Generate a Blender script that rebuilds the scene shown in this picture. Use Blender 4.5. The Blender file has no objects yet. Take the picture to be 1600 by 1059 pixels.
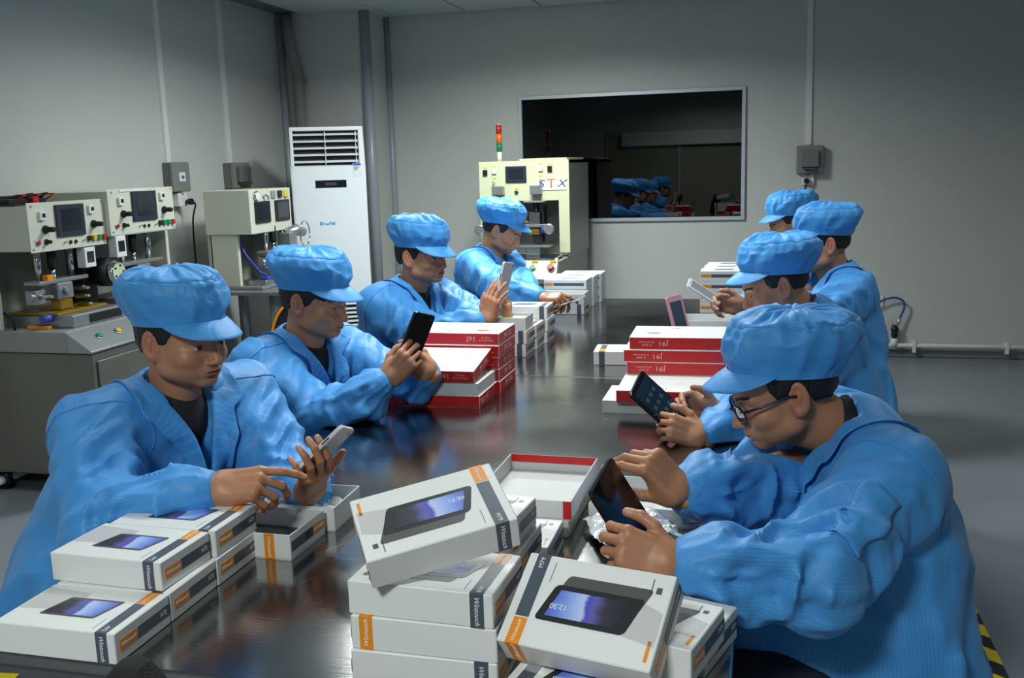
import bpy, bmesh, math, random
import numpy as np
from mathutils import Matrix, Vector

random.seed(7)
SC = bpy.context.scene
COL = SC.collection

# ------------------------------------------------------------------ camera
YAW, PITCH, ROLL = math.radians(14.6), math.radians(10.2), math.radians(-1.7)
CAM_POS = Vector((0, 0, 1.5))
cam_data = bpy.data.cameras.new('camera')
cam_data.sensor_width = 36.0
cam_data.lens = 36.0 * 1505.0 / 1600.0
cam_data.clip_start = 0.05
cam = bpy.data.objects.new('camera', cam_data)
COL.objects.link(cam)
cam.matrix_world = (Matrix.Translation(CAM_POS) @ Matrix.Rotation(YAW, 4, 'Z')
                    @ Matrix.Rotation(math.pi / 2 - PITCH, 4, 'X') @ Matrix.Rotation(ROLL, 4, 'Z'))
SC.camera = cam

# ------------------------------------------------------------------ world and exposure
world = bpy.data.worlds.new('world')
SC.world = world
world.use_nodes = True
world.node_tree.nodes['Background'].inputs[0].default_value = (0.5, 0.55, 0.6, 1)
world.node_tree.nodes['Background'].inputs[1].default_value = 0.02
SC.view_settings.view_transform = 'Standard'
SC.view_settings.look = 'None'
SC.view_settings.gamma = 1.0
SC.view_settings.use_curve_mapping = False
SC.view_settings.exposure = 0.12
SC.cycles.caustics_reflective = False
SC.cycles.caustics_refractive = False

# recessed ceiling luminaires: (x, y, watts)
LAMPS = [(-2.2, 4.6, 14), (-2.2, 2.2, 5), (-1.3, 5.2, 62), (-0.8, 3.0, 27), (1.1, 3.6, 5), (-0.6, -0.6, 52)]
LAMP_SPREAD = math.radians(160)      # louvred fittings
LAMP_COLOR = (0.93, 1.0, 0.98)

# ------------------------------------------------------------------ materials
MATS = {}

def srgb(r, g, b):
    def f(c):
        c /= 255.0
        return c / 12.92 if c <= 0.04045 else ((c + 0.055) / 1.055) ** 2.4
    return (f(r), f(g), f(b))

def mat(name, col=(0.8, 0.8, 0.8), rough=0.5, metal=0.0, bump=0.0, bscale=40.0, var=0.0, vscale=6.0,
        spec=0.5, emit=None, estr=0.0, stretch=None, coat=0.0, rvar=0.0):
    if name in MATS:
        return MATS[name]
    m = bpy.data.materials.new(name)
    m.use_nodes = True
    nt = m.node_tree
    b = nt.nodes['Principled BSDF']
    b.inputs['Base Color'].default_value = (*col, 1)
    b.inputs['Roughness'].default_value = rough
    b.inputs['Metallic'].default_value = metal
    b.inputs['Specular IOR Level'].default_value = spec
    b.inputs['Coat Weight'].default_value = coat
    if emit:
        b.inputs['Emission Color'].default_value = (*emit, 1)
        b.inputs['Emission Strength'].default_value = estr
    if bump or var or rvar:
        tc = nt.nodes.new('ShaderNodeTexCoord')
        mp = nt.nodes.new('ShaderNodeMapping')
        nt.links.new(tc.outputs['Object'], mp.inputs[0])
        if stretch:
            mp.inputs['Scale'].default_value = stretch
        if var or rvar:
            n = nt.nodes.new('ShaderNodeTexNoise')
            n.inputs['Scale'].default_value = vscale
            n.inputs['Detail'].default_value = 5
            nt.links.new(mp.outputs[0], n.inputs['Vector'])
            if var:
                r = nt.nodes.new('ShaderNodeMapRange')
                r.inputs['From Min'].default_value = 0.3
                r.inputs['From Max'].default_value = 0.7
                r.inputs['To Min'].default_value = 1 - var
                r.inputs['To Max'].default_value = 1 + var
                nt.links.new(n.outputs['Fac'], r.inputs['Value'])
                mx = nt.nodes.new('ShaderNodeVectorMath')
                mx.operation = 'SCALE'
                mx.inputs[0].default_value = col
                nt.links.new(r.outputs[0], mx.inputs['Scale'])
                nt.links.new(mx.outputs[0], b.inputs['Base Color'])
            if rvar:
                r = nt.nodes.new('ShaderNodeMapRange')
                r.inputs['From Min'].default_value = 0.3
                r.inputs['From Max'].default_value = 0.7
                r.inputs['To Min'].default_value = max(0.02, rough - rvar)
                r.inputs['To Max'].default_value = rough + rvar
                nt.links.new(n.outputs['Fac'], r.inputs['Value'])
                nt.links.new(r.outputs[0], b.inputs['Roughness'])
        if bump:
            n2 = nt.nodes.new('ShaderNodeTexNoise')
            n2.inputs['Scale'].default_value = bscale
            n2.inputs['Detail'].default_value = 4
            nt.links.new(mp.outputs[0], n2.inputs['Vector'])
            bp = nt.nodes.new('ShaderNodeBump')
            bp.inputs['Strength'].default_value = bump
            bp.inputs['Distance'].default_value = 0.01
            nt.links.new(n2.outputs['Fac'], bp.inputs['Height'])
            nt.links.new(bp.outputs[0], b.inputs['Normal'])
    MATS[name] = m
    return m

# ------------------------------------------------------------------ mesh helpers
class MB:
    """collects shapes for ONE mesh object"""
    def __init__(self):
        self.v, self.f, self.m, self.s = [], [], [], []

    def add(self, vs, fs, mi=0, smooth=False):
        o = len(self.v)
        self.v += [tuple(p) for p in vs]
        for f in fs:
            self.f.append(tuple(i + o for i in f))
            self.m.append(mi)
            self.s.append(smooth)
        return self

    def box(self, lo, hi, mi=0, M=None, mis=None):
        x0, y0, z0 = lo
        x1, y1, z1 = hi
        vs = [Vector(p) for p in ((x0, y0, z0), (x1, y0, z0), (x1, y1, z0), (x0, y1, z0),
                                  (x0, y0, z1), (x1, y0, z1), (x1, y1, z1), (x0, y1, z1))]
        if M is not None:
            vs = [M @ p for p in vs]
        fs = [(0, 3, 2, 1), (4, 5, 6, 7), (0, 1, 5, 4), (1, 2, 6, 5), (2, 3, 7, 6), (3, 0, 4, 7)]  # bottom top -y +x +y -x
        if mis:
            for f, k in zip(fs, mis):
                self.add(vs, [f], k)
        else:
            self.add(vs, fs, mi)
        return self

    def cbox(self, c, s, mi=0, M=None):
        return self.box([c[i] - s[i] / 2 for i in range(3)], [c[i] + s[i] / 2 for i in range(3)], mi, M)

    def tube(self, pts, r, seg=10, mi=0, cap=True, smooth=True):
        pts = [Vector(p) for p in pts]
        n = len(pts)
        rs = r if isinstance(r, (list, tuple)) else [r] * n
        vs, fs = [], []
        prev = None
        for i, p in enumerate(pts):
            d = (pts[min(i + 1, n - 1)] - pts[max(i - 1, 0)])
            d = d.normalized() if d.length > 1e-9 else Vector((0, 0, 1))
            if prev is None:
                a = d.orthogonal().normalized()
            else:
                a = (prev - d * prev.dot(d))
                a = a.normalized() if a.length > 1e-6 else d.orthogonal().normalized()
            prev = a
            b = d.cross(a)
            for k in range(seg):
                t = 2 * math.pi * k / seg
                vs.append(p + (a * math.cos(t) + b * math.sin(t)) * rs[i])
        for i in range(n - 1):
            for k in range(seg):
                k2 = (k + 1) % seg
                fs.append((i * seg + k, i * seg + k2, (i + 1) * seg + k2, (i + 1) * seg + k))
        self.add(vs, fs, mi, smooth)
        if cap:
            self.add(vs[:seg], [tuple(reversed(range(seg)))], mi)
            self.add(vs[-seg:], [tuple(range(seg))], mi)
        return self

    def cyl(self, p0, p1, r0, r1=None, seg=16, mi=0, smooth=True):
        return self.tube([p0, p1], [r0, r0 if r1 is None else r1], seg, mi, True, smooth)

    def prism(self, poly, o, ax, ay, depth, mi=0, front_mi=None):
        """polygon in the plane (o, ax, ay), extruded by the vector depth"""
        o, ax, ay, dv = Vector(o), Vector(ax), Vector(ay), Vector(depth)
        n = len(poly)
        a = [o + ax * p[0] + ay * p[1] for p in poly]
        b = [p + dv for p in a]
        self.add(a + b, [tuple(range(n - 1, -1, -1))], mi if front_mi is None else front_mi)
        self.add(a + b, [tuple(range(n, 2 * n))], mi)
        self.add(a + b, [(i, (i + 1) % n, n + (i + 1) % n, n + i) for i in range(n)], mi)
        return self

    def lathe(self, prof, c=(0, 0, 0), seg=24, mi=0, axis=(0, 0, 1), smooth=True):
        ax = Vector(axis).normalized()
        a = ax.orthogonal().normalized()
        b = ax.cross(a)
        c = Vector(c)
        vs, fs = [], []
        for r, h in prof:
            for k in range(seg):
                t = 2 * math.pi * k / seg
                vs.append(c + ax * h + (a * math.cos(t) + b * math.sin(t)) * r)
        for i in range(len(prof) - 1):
            for k in range(seg):
                k2 = (k + 1) % seg
                fs.append((i * seg + k, i * seg + k2, (i + 1) * seg + k2, (i + 1) * seg + k))
        self.add(vs, fs, mi, smooth)
        self.add(vs[:seg], [tuple(reversed(range(seg)))], mi)
        self.add(vs[-seg:], [tuple(range(seg))], mi)
        return self

    def mesh(self, name, mats, bevel=0.0, bseg=1, fixn=True):
        me = bpy.data.meshes.new(name)
        me.from_pydata(self.v, [], self.f)
        for m in (mats if isinstance(mats, (list, tuple)) else [mats]):
            me.materials.append(m)
        me.polygons.foreach_set('material_index', self.m)
        me.polygons.foreach_set('use_smooth', self.s)
        if bevel or fixn:
            bm = bmesh.new()
            bm.from_mesh(me)
            bmesh.ops.remove_doubles(bm, verts=bm.verts, dist=1e-6)
            if fixn:
                bmesh.ops.recalc_face_normals(bm, faces=bm.faces)
            if bevel:
                es = [e for e in bm.edges if len(e.link_faces) == 2 and e.calc_face_angle(0) > 0.5]
                bmesh.ops.bevel(bm, geom=es, offset=bevel, segments=bseg, affect='EDGES', profile=0.5, clamp_overlap=True)
            bm.to_mesh(me)
            bm.free()
        return me

    def build(self, name, mats, parent=None, bevel=0.0, bseg=1, fixn=True):
        return obj(name, self.mesh(name, mats, bevel, bseg, fixn), parent)

def obj(name, me, parent=None, loc=None, M=None):
    o = bpy.data.objects.new(name, me)
    COL.objects.link(o)
    if parent is not None:
        o.parent = parent
    if M is not None:
        o.matrix_local = M
    elif loc is not None:
        o.location = loc
    return o

def empty(name, loc=(0, 0, 0), rz=0.0):
    o = obj(name, None, None, loc)
    o.rotation_euler.z = rz
    o.empty_display_size = 0.1
    return o

def tag(o, label, cat, group=None):
    o['label'] = label
    o['category'] = cat
    if group:
        o['group'] = group
    return o

def struct(o, label=None):
    o['kind'] = 'structure'
    if label:
        o['label'] = label
    return o

TXT = {}

def text_mesh(s, size, m, shear=0.0, depth=0.0002, align='CENTER', sx=1.0):
    """lettering as a flat mesh in the XY plane, centred"""
    key = (s, size, m.name, shear, depth, sx)
    if key in TXT:
        return TXT[key]
    cu = bpy.data.curves.new('lettering', 'FONT')
    cu.body = s
    cu.size = size
    cu.shear = shear
    cu.extrude = depth
    cu.align_x = align
    cu.align_y = 'CENTER'
    cu.resolution_u = 3
    o = bpy.data.objects.new('lettering', cu)
    COL.objects.link(o)
    dg = bpy.context.evaluated_depsgraph_get()
    me = bpy.data.meshes.new_from_object(o.evaluated_get(dg))
    bpy.data.objects.remove(o)
    bpy.data.curves.remove(cu)
    if sx != 1.0:
        for v in me.vertices:
            v.co.x *= sx
    me.materials.clear()
    me.materials.append(m)
    me.name = 'lettering'
    TXT[key] = me
    return me

def frame(o, x, y):
    """matrix with origin o, local x and y axes given"""
    x = Vector(x).normalized()
    y = Vector(y)
    z = x.cross(y).normalized()
    y = z.cross(x)
    M = Matrix((x, y, z)).transposed().to_4x4()
    M.translation = Vector(o)
    return M
# ================================================================== the room
XL, XR, YB, YF, ZC = -3.70, 3.2, 7.60, -2.2, 2.70
YC, XC = 7.20, -2.96            # boxed-out corner beside the back wall
WX0, WX1, WZ0, WZ1 = -1.84, -0.148, 1.07, 2.005

m_wall = mat('wall_paint', srgb(196, 198, 193), 0.55, bump=0.03, bscale=60, var=0.02, vscale=1.5)
m_ceil = mat('ceiling_tile', srgb(188, 196, 198), 0.8, bump=0.15, bscale=180)
m_tbar = mat('ceiling_grid', srgb(110, 116, 118), 0.5)
m_floor = mat('epoxy_floor', srgb(128, 134, 140), 0.32, var=0.05, vscale=0.9, rvar=0.06, bump=0.02, bscale=25)
m_pvc = mat('white_pvc', srgb(226, 227, 222), 0.4)
m_alu = mat('window_aluminium', srgb(196, 202, 208), 0.35, 0.3)
m_base = mat('skirting', srgb(112, 116, 118), 0.5)
m_greybox = mat('grey_enclosure', srgb(108, 112, 108), 0.5)
m_greylid = mat('grey_enclosure_lid', srgb(124, 128, 124), 0.45)
m_white = mat('white_plastic', srgb(222, 224, 222), 0.35)
m_black = mat('black_plastic', srgb(22, 23, 25), 0.4)
m_cable = mat('black_cable', srgb(18, 18, 20), 0.5)
m_red = mat('red_plastic', srgb(190, 30, 28), 0.4)
m_steel = mat('bright_steel', srgb(190, 192, 194), 0.28, 0.9)
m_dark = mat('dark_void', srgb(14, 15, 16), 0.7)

b = MB(); b.box((XL - .1, YF - .1, -.1), (XR + .1, YB + 3.2, 0))
struct(b.build('floor', m_floor))
b = MB(); b.box((XL - .12, YF, 0), (XL, YB + .1, ZC + .2)); struct(b.build('wall_left', m_wall))
b = MB(); b.box((XR, YF, 0), (XR + .12, YB + .1, ZC + .2)); struct(b.build('wall_right', m_wall))
b = MB(); b.box((XL - .12, YF - .12, 0), (XR + .12, YF, ZC + .2)); struct(b.build('wall_front', m_wall))
b = MB()
b.box((XL, YB, 0), (WX0, YB + .1, ZC + .2)); b.box((WX1, YB, 0), (XR, YB + .1, ZC + .2))
b.box((WX0, YB, 0), (WX1, YB + .1, WZ0)); b.box((WX0, YB, WZ1), (WX1, YB + .1, ZC + .2))
wall_back = struct(b.build('wall_back', m_wall))
b = MB(); b.box((XL, YC, 0), (XC, YB, ZC + .2)); struct(b.build('wall_corner', m_wall))

# the dark room behind the window
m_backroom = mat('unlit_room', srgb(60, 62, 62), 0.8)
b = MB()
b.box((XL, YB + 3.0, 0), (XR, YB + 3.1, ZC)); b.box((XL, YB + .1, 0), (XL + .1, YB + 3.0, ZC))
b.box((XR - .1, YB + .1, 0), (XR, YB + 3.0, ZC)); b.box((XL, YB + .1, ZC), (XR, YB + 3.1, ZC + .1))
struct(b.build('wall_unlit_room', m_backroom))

# ceiling with lay-in tiles
b = MB(); b.box((XL - .1, YF - .1, ZC + .018), (XR + .1, YB + .1, ZC + .12))
ceiling = struct(b.build('ceiling', m_tbar))
TX0, TY0, TS = XL + .22, YF + .08, 0.606
lamp_cells = {}
for lx, ly, lw in LAMPS:
    lamp_cells[(round((lx - TX0 - TS / 2) / TS), round((ly - TY0 - TS / 2) / TS))] = lw
tb = MB(); tb.box((-.295, -.295, 0), (.295, .295, .016)); tile_me = tb.mesh('ceiling_tile', m_ceil, 0.004)
nx, ny = int((XR - TX0) / TS), int((YB - TY0) / TS)
for i in range(-1, nx + 1):
    for j in range(-1, ny + 1):
        cx, cy = TX0 + TS * (i + .5), TY0 + TS * (j + .5)
        if cx - .3 < XL - .28 or cx > XR or cy < YF or cy > YB + .2 or (i, j) in lamp_cells:
            continue
        sx = 1.0; sy = 1.0
        x0, x1 = max(cx - .297, XL + .005), min(cx + .297, XR - .005)
        y0, y1 = max(cy - .297, YF + .005), min(cy + .297, YB - .005)
        o = obj('ceiling_tile', tile_me, ceiling, ((x0 + x1) / 2, (y0 + y1) / 2, ZC))
        o.scale = ((x1 - x0) / .594, (y1 - y0) / .594, 1)

m_diff = mat('lamp_diffuser', (0.9, 0.9, 0.9), 0.5, emit=LAMP_COLOR, estr=3.0)
lamp_lab = {0: 'left rear', 1: 'left front', 2: 'middle rear', 3: 'middle front', 4: 'right', 5: 'behind the near table end'}
for k, (lx, ly, lw) in enumerate(LAMPS):
    i, j = round((lx - TX0 - TS / 2) / TS), round((ly - TY0 - TS / 2) / TS)
    cx, cy = TX0 + TS * (i + .5), TY0 + TS * (j + .5)
    t = empty('ceiling_light', (cx, cy, ZC))
    tag(t, 'square recessed ceiling light with white diffuser, ' + lamp_lab[k] + ' of the room', 'light', 'recessed ceiling lights')
    f = MB()
    for a0, a1 in (((-.297, -.297), (.297, -.265)), ((-.297, .265), (.297, .297)), ((-.297, -.265), (-.265, .265)), ((.265, -.265), (.297, .265))):
        f.box((*a0, -.006), (*a1, .02))
    f.build('frame', m_white, t)
    f = MB(); f.box((-.263, -.263, .004), (.263, .263, .012)); f.build('diffuser', m_diff, t)
    ld = bpy.data.lights.new('lamp', 'AREA')
    ld.shape = 'SQUARE'; ld.size = .5; ld.energy = lw; ld.color = LAMP_COLOR; ld.spread = LAMP_SPREAD
    lo = obj('lamp', ld, t, (0, 0, -.008))

# window in the back wall
fr = MB(); w = .028
for lo, hi in (((WX0 - w, WZ0 - w), (WX1 + w, WZ0)), ((WX0 - w, WZ1), (WX1 + w, WZ1 + w)), ((WX0 - w, WZ0), (WX0, WZ1)), ((WX1, WZ0), (WX1 + w, WZ1))):
    fr.box((lo[0], YB - .025, lo[1]), (hi[0], YB + .04, hi[1]))
win = struct(empty('window_1', ((WX0 + WX1) / 2, YB, WZ0)), 'dark unlit window in the back wall with aluminium frame')
T = Matrix.Translation(-win.location)
wf = fr.build('window_frame', m_alu, win, 0.003); wf.data.transform(T)
m_glass = bpy.data.materials.new('window_glass'); m_glass.use_nodes = True
nt = m_glass.node_tree; nt.nodes.clear()
out = nt.nodes.new('ShaderNodeOutputMaterial'); mix = nt.nodes.new('ShaderNodeMixShader')
tr = nt.nodes.new('ShaderNodeBsdfTransparent'); gl = nt.nodes.new('ShaderNodeBsdfGlossy'); fz = nt.nodes.new('ShaderNodeFresnel')
tr.inputs[0].default_value = (.35, .38, .4, 1); gl.inputs['Roughness'].default_value = .01; fz.inputs[0].default_value = 1.75
nt.links.new(fz.outputs[0], mix.inputs[0]); nt.links.new(tr.outputs[0], mix.inputs[1]); nt.links.new(gl.outputs[0], mix.inputs[2]); nt.links.new(mix.outputs[0], out.inputs[0])
g = MB(); g.box((WX0, YB + .004, WZ0), (WX1, YB + .010, WZ1)); go = g.build('pane', m_glass, win); go.data.transform(T)

# a lit observation window with a white blind box on the wall behind the camera (seen mirrored in the dark pane)
w2 = struct(empty('window_2', (-1.4, YF, .55)), 'pale window with a white blind box on the wall facing the dark window')
MB().box((-1.25, .0, 0), (1.35, .012, 1.42)).build('pane', mat('pale_pane', srgb(150, 150, 132), .25), w2)
q = MB()
for lo, hi in (((-1.29, -.04), (1.39, 0)), ((-1.29, 1.42), (1.39, 1.46)), ((-1.29, 0), (-1.25, 1.42)), ((1.35, 0), (1.39, 1.42)), ((-.02, 0), (.02, 1.42))):
    q.box((lo[0], 0, lo[1]), (hi[0], .03, hi[1]))
q.build('window_frame', m_alu, w2, .003)
MB().box((-1.0, .012, 1.22), (1.39, .10, 1.46)).build('blind_box', m_white, w2, .01, 2)

# skirting and cove
for nm, lo, hi in (('baseboard_back', (XC, YB - .02, 0), (XR, YB, .05)), ('baseboard_left', (XL, YF, 0), (XL + .02, YC, .05)), ('baseboard_corner', (XL, YC - .02, 0), (XC + .02, YC, .05))):
    q = MB(); q.box(lo, hi); struct(q.build(nm, m_base, None, .006))

# round steel corner posts and pipes
def pipe(name, pts, r, m, label, cat='pipe', clamps=(), group=None, clampm=None):
    t = empty(name, pts[0])
    o = Vector(pts[0])
    MB().tube([Vector(p) - o for p in pts], r, 14).build('pipe_run', m, t)
    for c in clamps:
        MB().box(*c).build('clamp', clampm or m, t, 0.002).data.transform(Matrix.Translation(-o))
    return tag(t, label, cat, group)

m_post = mat('grey_post_paint', srgb(158, 166, 172), 0.3)
o = MB().tube([(XC - .01, YC - .005, 0), (XC - .01, YC - .005, ZC)], .042, 20).build('trim_1', m_post); struct(o)
o = MB().tube([(XC + .015, YB - .015, 0), (XC + .015, YB - .015, ZC)], .024, 14).build('trim_2', m_post); struct(o)
o = MB().tube([(XL + .02, YC - .02, 0), (XL + .02, YC - .02, ZC)], .03, 14).build('trim_3', m_post); struct(o)
pipe('refrigerant_pipe', [(-3.60, YC - .06, ZC), (-3.58, YC - .06, 2.45), (-3.53, YC - .06, 2.25), (-3.52, YC - .06, 1.4), (-3.50, YC - .10, .8), (-3.3, YC - .2, .3)], .042,
     mat('pipe_wrap', srgb(140, 140, 136), 0.7, bump=.3, bscale=30), 'wrapped air conditioner pipe running up the corner', 'pipe',
     [((-3.565, YC - .11, 2.2), (-3.475, YC - .005, 2.215))])

# conduits with switch boxes
def conduit(p0, p1, wd, label, facing):
    # flat plastic trunking between two points; facing = outward normal
    t = empty('cable_conduit', p0)
    n = Vector(facing)
    side = Vector((0, 0, 1)).cross(n) if abs(n.z) < .5 else Vector((1, 0, 0))
    q = MB(); a, c = Vector((0, 0, 0)), Vector(p1) - Vector(p0)
    q.prism([(-wd / 2, 0), (wd / 2, 0), (wd / 2 - .004, .018), (-wd / 2 + .004, .018)], a, side, n, c)
    q.build('trunking', m_pvc, t, 0.001)
    return tag(t, label, 'conduit')

conduit((XL, 5.55, ZC), (XL, 5.55, 1.58), .055, 'white conduit on left wall running down to the breaker box', (1, 0, 0))
conduit((XL, 6.305, ZC), (XL, 6.305, 1.575), .05, 'white conduit on left wall nearest the air conditioner', (1, 0, 0))
conduit((.325, YB, ZC), (.335, YB, 1.585), .046, 'white vertical conduit on back wall right of the window', (0, -1, 0))

def switch_box(c, n, w, h, d, label, style):
    n = Vector(n); side = Vector((0, 0, 1)).cross(n)
    M = frame(c, side, (0, 0, 1))       # local z = outward normal
    t = obj('switch_box', None); t.matrix_world = M
    tag(t, label, 'switch box')
    MB().box((-w / 2, -h / 2, 0), (w / 2, h / 2, d * .62)).build('enclosure', m_greybox, t, .006, 2)
    MB().box((-w / 2 - .002, -h / 2 - .002, d * .62), (w / 2 + .002, h / 2 + .002, d)).build('cover', m_greylid, t, .008, 2)
    if style == 'breaker':
        MB().box((-w * .18, -h * .16, d), (w * .18, h * .16, d + .006)).build('breaker', m_white, t, .001)
        MB().box((-.01, -.008, d + .006), (.01, .008, d + .014)).build('breaker_lever', mat('breaker_blue', srgb(40, 80, 170), .4), t, .001)
    else:
        MB().box((-w * .34, -h * .28, d), (w * .34, h * .34, d + .03)).build('lever_guard', m_greybox, t, .006, 2)
        MB().box((-w * .25, -h * .36, d), (w * .25, -h * .30, d + .05)).build('lever', mat('grey_enclosure_dark', srgb(80, 84, 82), .5), t, .003)
    return t

switch_box((XL, 5.585, 1.49), (1, 0, 0), .19, .185, .075, 'grey breaker box on left wall above the plug socket', 'breaker')
switch_box((XL, 6.33, 1.487), (1, 0, 0), .23, .18, .085, 'grey lever switch box on left wall behind the smaller machine', 'lever')
switch_box((.343, YB, 1.48), (0, -1, 0), .185, .20, .085, 'grey lever switch box on back wall right of the window', 'lever')

def socket(c, n, w, h, d, label, plug=True):
    n = Vector(n); side = Vector((0, 0, 1)).cross(n)
    t = obj('plug_socket', None); t.matrix_world = frame(c, side, (0, 0, 1))
    tag(t, label, 'socket')
    MB().box((-w / 2, -h / 2, 0), (w / 2, h / 2, d)).build('housing', m_white, t, .004, 2)
    q = MB()
    for sx, sz in ((-.012, .006), (.012, .006), (0, -.012)):
        q.box((sx - .002, sz - .005, d - .001), (sx + .002, sz + .005, d + .0006))
    q.build('pin_slots', m_black, t)
    if plug:
        MB().box((-.012, h * .36, d), (.012, h * .46, d + .001)).build('red_mark', m_red, t)
    return t

socket((XL, 5.60, 1.345), (1, 0, 0), .10, .085, .06, 'white plug socket with black plug below the breaker box')
socket((.337, YB, 1.335), (0, -1, 0), .085, .085, .03, 'white plug socket with black plug under the switch box right of window')
socket((.862, YB, .413), (0, -1, 0), .075, .10, .012, 'low white wall socket on back wall behind the seated workers', plug=False)

def cord(name, pts, r, m, label, plug=None, cat='cord'):
    t = empty(name, pts[0]); o = Vector(pts[0])
    # smooth by Catmull-Rom
    P = [Vector(p) - o for p in pts]; Q = []
    for i in range(len(P) - 1):
        a, b2, c, d = P[max(i - 1, 0)], P[i], P[i + 1], P[min(i + 2, len(P) - 1)]
        for s in range(6):
            u = s / 6
            Q.append(.5 * ((2 * b2) + (c - a) * u + (2 * a - 5 * b2 + 4 * c - d) * u * u + (3 * b2 - a - 3 * c + d) * u ** 3))
    Q.append(P[-1])
    MB().tube(Q, r, 8).build('cable', m, t)
    if plug:
        d = Vector(plug)
        MB().tube([-d * .008, d * .006, d * .03, d * .042], [.021, .021, .016, .008], 12).build('plug', m, t)
    return tag(t, label, cat)

cord('power_cord', [(XL + .10, 5.63, 1.33), (XL + .115, 5.65, 1.31), (XL + .08, 5.66, 1.2), (XL + .05, 5.70, .95), (XL + .05, 5.72, .5), (XL + .06, 5.7, .06)], .006, m_cable, 'black power cord hanging down the left wall from the plug', (-1, 0, 0))
cord('power_cord', [(.325, YB - .06, 1.325), (.322, YB - .07, 1.30), (.31, YB - .04, 1.2), (.305, YB - .03, .9), (.30, YB - .03, .3)], .006, m_cable, 'black power cord under the socket right of the window', (0, 1, 0))

# compressed-air pipe along the foot of the back wall
YP = YB - .05
cl = []
for x in (-.9, -.2, .4, 1.12, 1.75, 2.4):
    cl.append(((x - .012, YP - .022, .045), (x + .012, YB, .125)))
pipe('air_pipe', [(-1.2, YP, .095), (XR, YP, .095)], .018, m_pvc, 'white pipe running along the foot of the back wall', 'pipe', cl)
t = empty('air_valve', (.98, YP, .11))
MB().cyl((0, 0, -.02), (0, 0, .04), .028, .022).build('tee', m_pvc, t)
MB().lathe([(.016, .04), (.026, .06), (.022, .085), (.03, .11), (.012, .14)], seg=12).build('valve_body', m_black, t)
MB().tube([(0, 0, .11), (-.02, 0, .14), (-.045, 0, .15)], [.01, .01, .006], 8).build('valve_handle', m_steel, t)
MB().tube([(.01, 0, .12), (.025, 0, .16), (.035, 0, .2)], [.012, .01, .009], 8).build('fitting', m_steel, t)
tag(t, 'black air valve on the white pipe at the foot of back wall', 'valve')
cord('air_hose', [(1.015, YP, .31), (1.04, YP, .38), (1.03, YP, .43), (.97, YP, .455), (.88, YP, .43), (.78, YP, .36), (.7, YP, .28), (.55, YP, .2)], .008, mat('blue_hose', srgb(60, 74, 160), .35), 'blue air hose looping from the valve on the back wall', cat='hose')
# pipes at the foot of the left wall
pipe('floor_pipe', [(XL + .05, 3.0, .10), (XL + .05, 6.1, .10)], .022, m_pvc, 'upper white pipe along the foot of the left wall', 'pipe', [((XL, y, .06), (XL + .08, y + .02, .13)) for y in (5.2, 5.9)])
pipe('floor_pipe', [(XL + .09, 3.0, .045), (XL + .09, 6.1, .045)], .022, m_pvc, 'lower white pipe along the foot of the left wall', 'pipe', [((XL, y, 0), (XL + .12, y + .02, .07)) for y in (5.3, 5.95)])

# hazard tape on the floor right of the table
m_yel = mat('hazard_yellow', srgb(236, 204, 20), .5); m_blk = mat('hazard_black', srgb(24, 24, 26), .5)
t = empty('hazard_tape', (.68, 2.2, 0)); tag(t, 'yellow and black striped hazard tape on the grey floor', 'floor tape')
wd = .075
for k in range(-24, 32):
    y = k * .085
    q = MB(); q.prism([(-wd / 2, y), (wd / 2, y - .06), (wd / 2, y - .06 + .085), (-wd / 2, y + .085)], (0, 0, .0004), (1, 0, 0), (0, 1, 0), (0, 0, .0008))
    q.build('stripe', m_yel if k % 2 else m_blk, t)

# ------------------------------------------------------------------ floor-standing air conditioner
m_ac = mat('ac_white', srgb(226, 230, 232), .3, coat=.3)
m_acs = mat('ac_side', srgb(196, 202, 206), .35)
t = empty('air_conditioner', (-3.0, 6.42, 0), math.radians(29)); tag(t, 'tall white floor-standing air conditioner in the corner', 'air conditioner')
MB().box((-.235, -.16, .06), (.235, .20, 1.80)).build('cabinet', m_acs, t, .02, 3)
MB().box((-.225, -.14, 0), (.225, .19, .06)).build('plinth', m_acs, t, .005)
# front panel with openings for outlet and intake
q = MB()
x0, x1, yf, yb = -.25, .25, -.20, -.158
q.box((x0, yf, .56), (x1, yb, 1.535)); q.box((x0, yf, 1.775), (x1, yb, 1.80)); q.box((x0, yf, 1.535), (x0 + .022, yb, 1.775)); q.box((x1 - .035, yf, 1.535), (x1, yb, 1.775))
q.box((x0, yf, .08), (x0 + .03, yb, .56)); q.box((x1 - .03, yf, .08), (x1, yb, .56)); q.box((x0, yf, .06), (x1, yb, .09))
q.build('front_panel', m_ac, t, .006, 2)
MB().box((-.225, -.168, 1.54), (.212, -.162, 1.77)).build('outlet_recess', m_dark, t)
for k in range(5):
    z = 1.558 + k * .046
    q = MB(); q.prism([(0, 0), (.034, .012), (.034, .016), (0, .005)], (-.226, -.198, z), (0, 1, 0), (0, 0, 1), (.438, 0, 0)); q.build('louver', m_ac, t)
for x in (-.012, .198):
    q = MB()
    for k in range(5):
        q.cbox((x, -.188, 1.565 + k * .046), (.008, .022, .03))
    q.box((x - .003, -.182, 1.54), (x + .003, -.170, 1.77)); q.build('louver_link', m_acs, t)
MB().box((-.095, -.203, 1.385), (.118, -.199, 1.437)).build('display', mat('display_black', srgb(24, 26, 30), .15), t, .002)
MB().box((-.03, -.2045, 1.402), (.05, -.2035, 1.422)).build('display_readout', mat('display_grey', srgb(60, 66, 70), .3), t)
lab = MB().box((.168, -.2015, 1.46), (.225, -.2003, 1.55)).build('energy_label', m_white, t)
MB().box((.17, -.2021, 1.532), (.223, -.2016, 1.548)).build('label_header', mat('label_blue', srgb(60, 90, 190), .5), lab)
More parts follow.
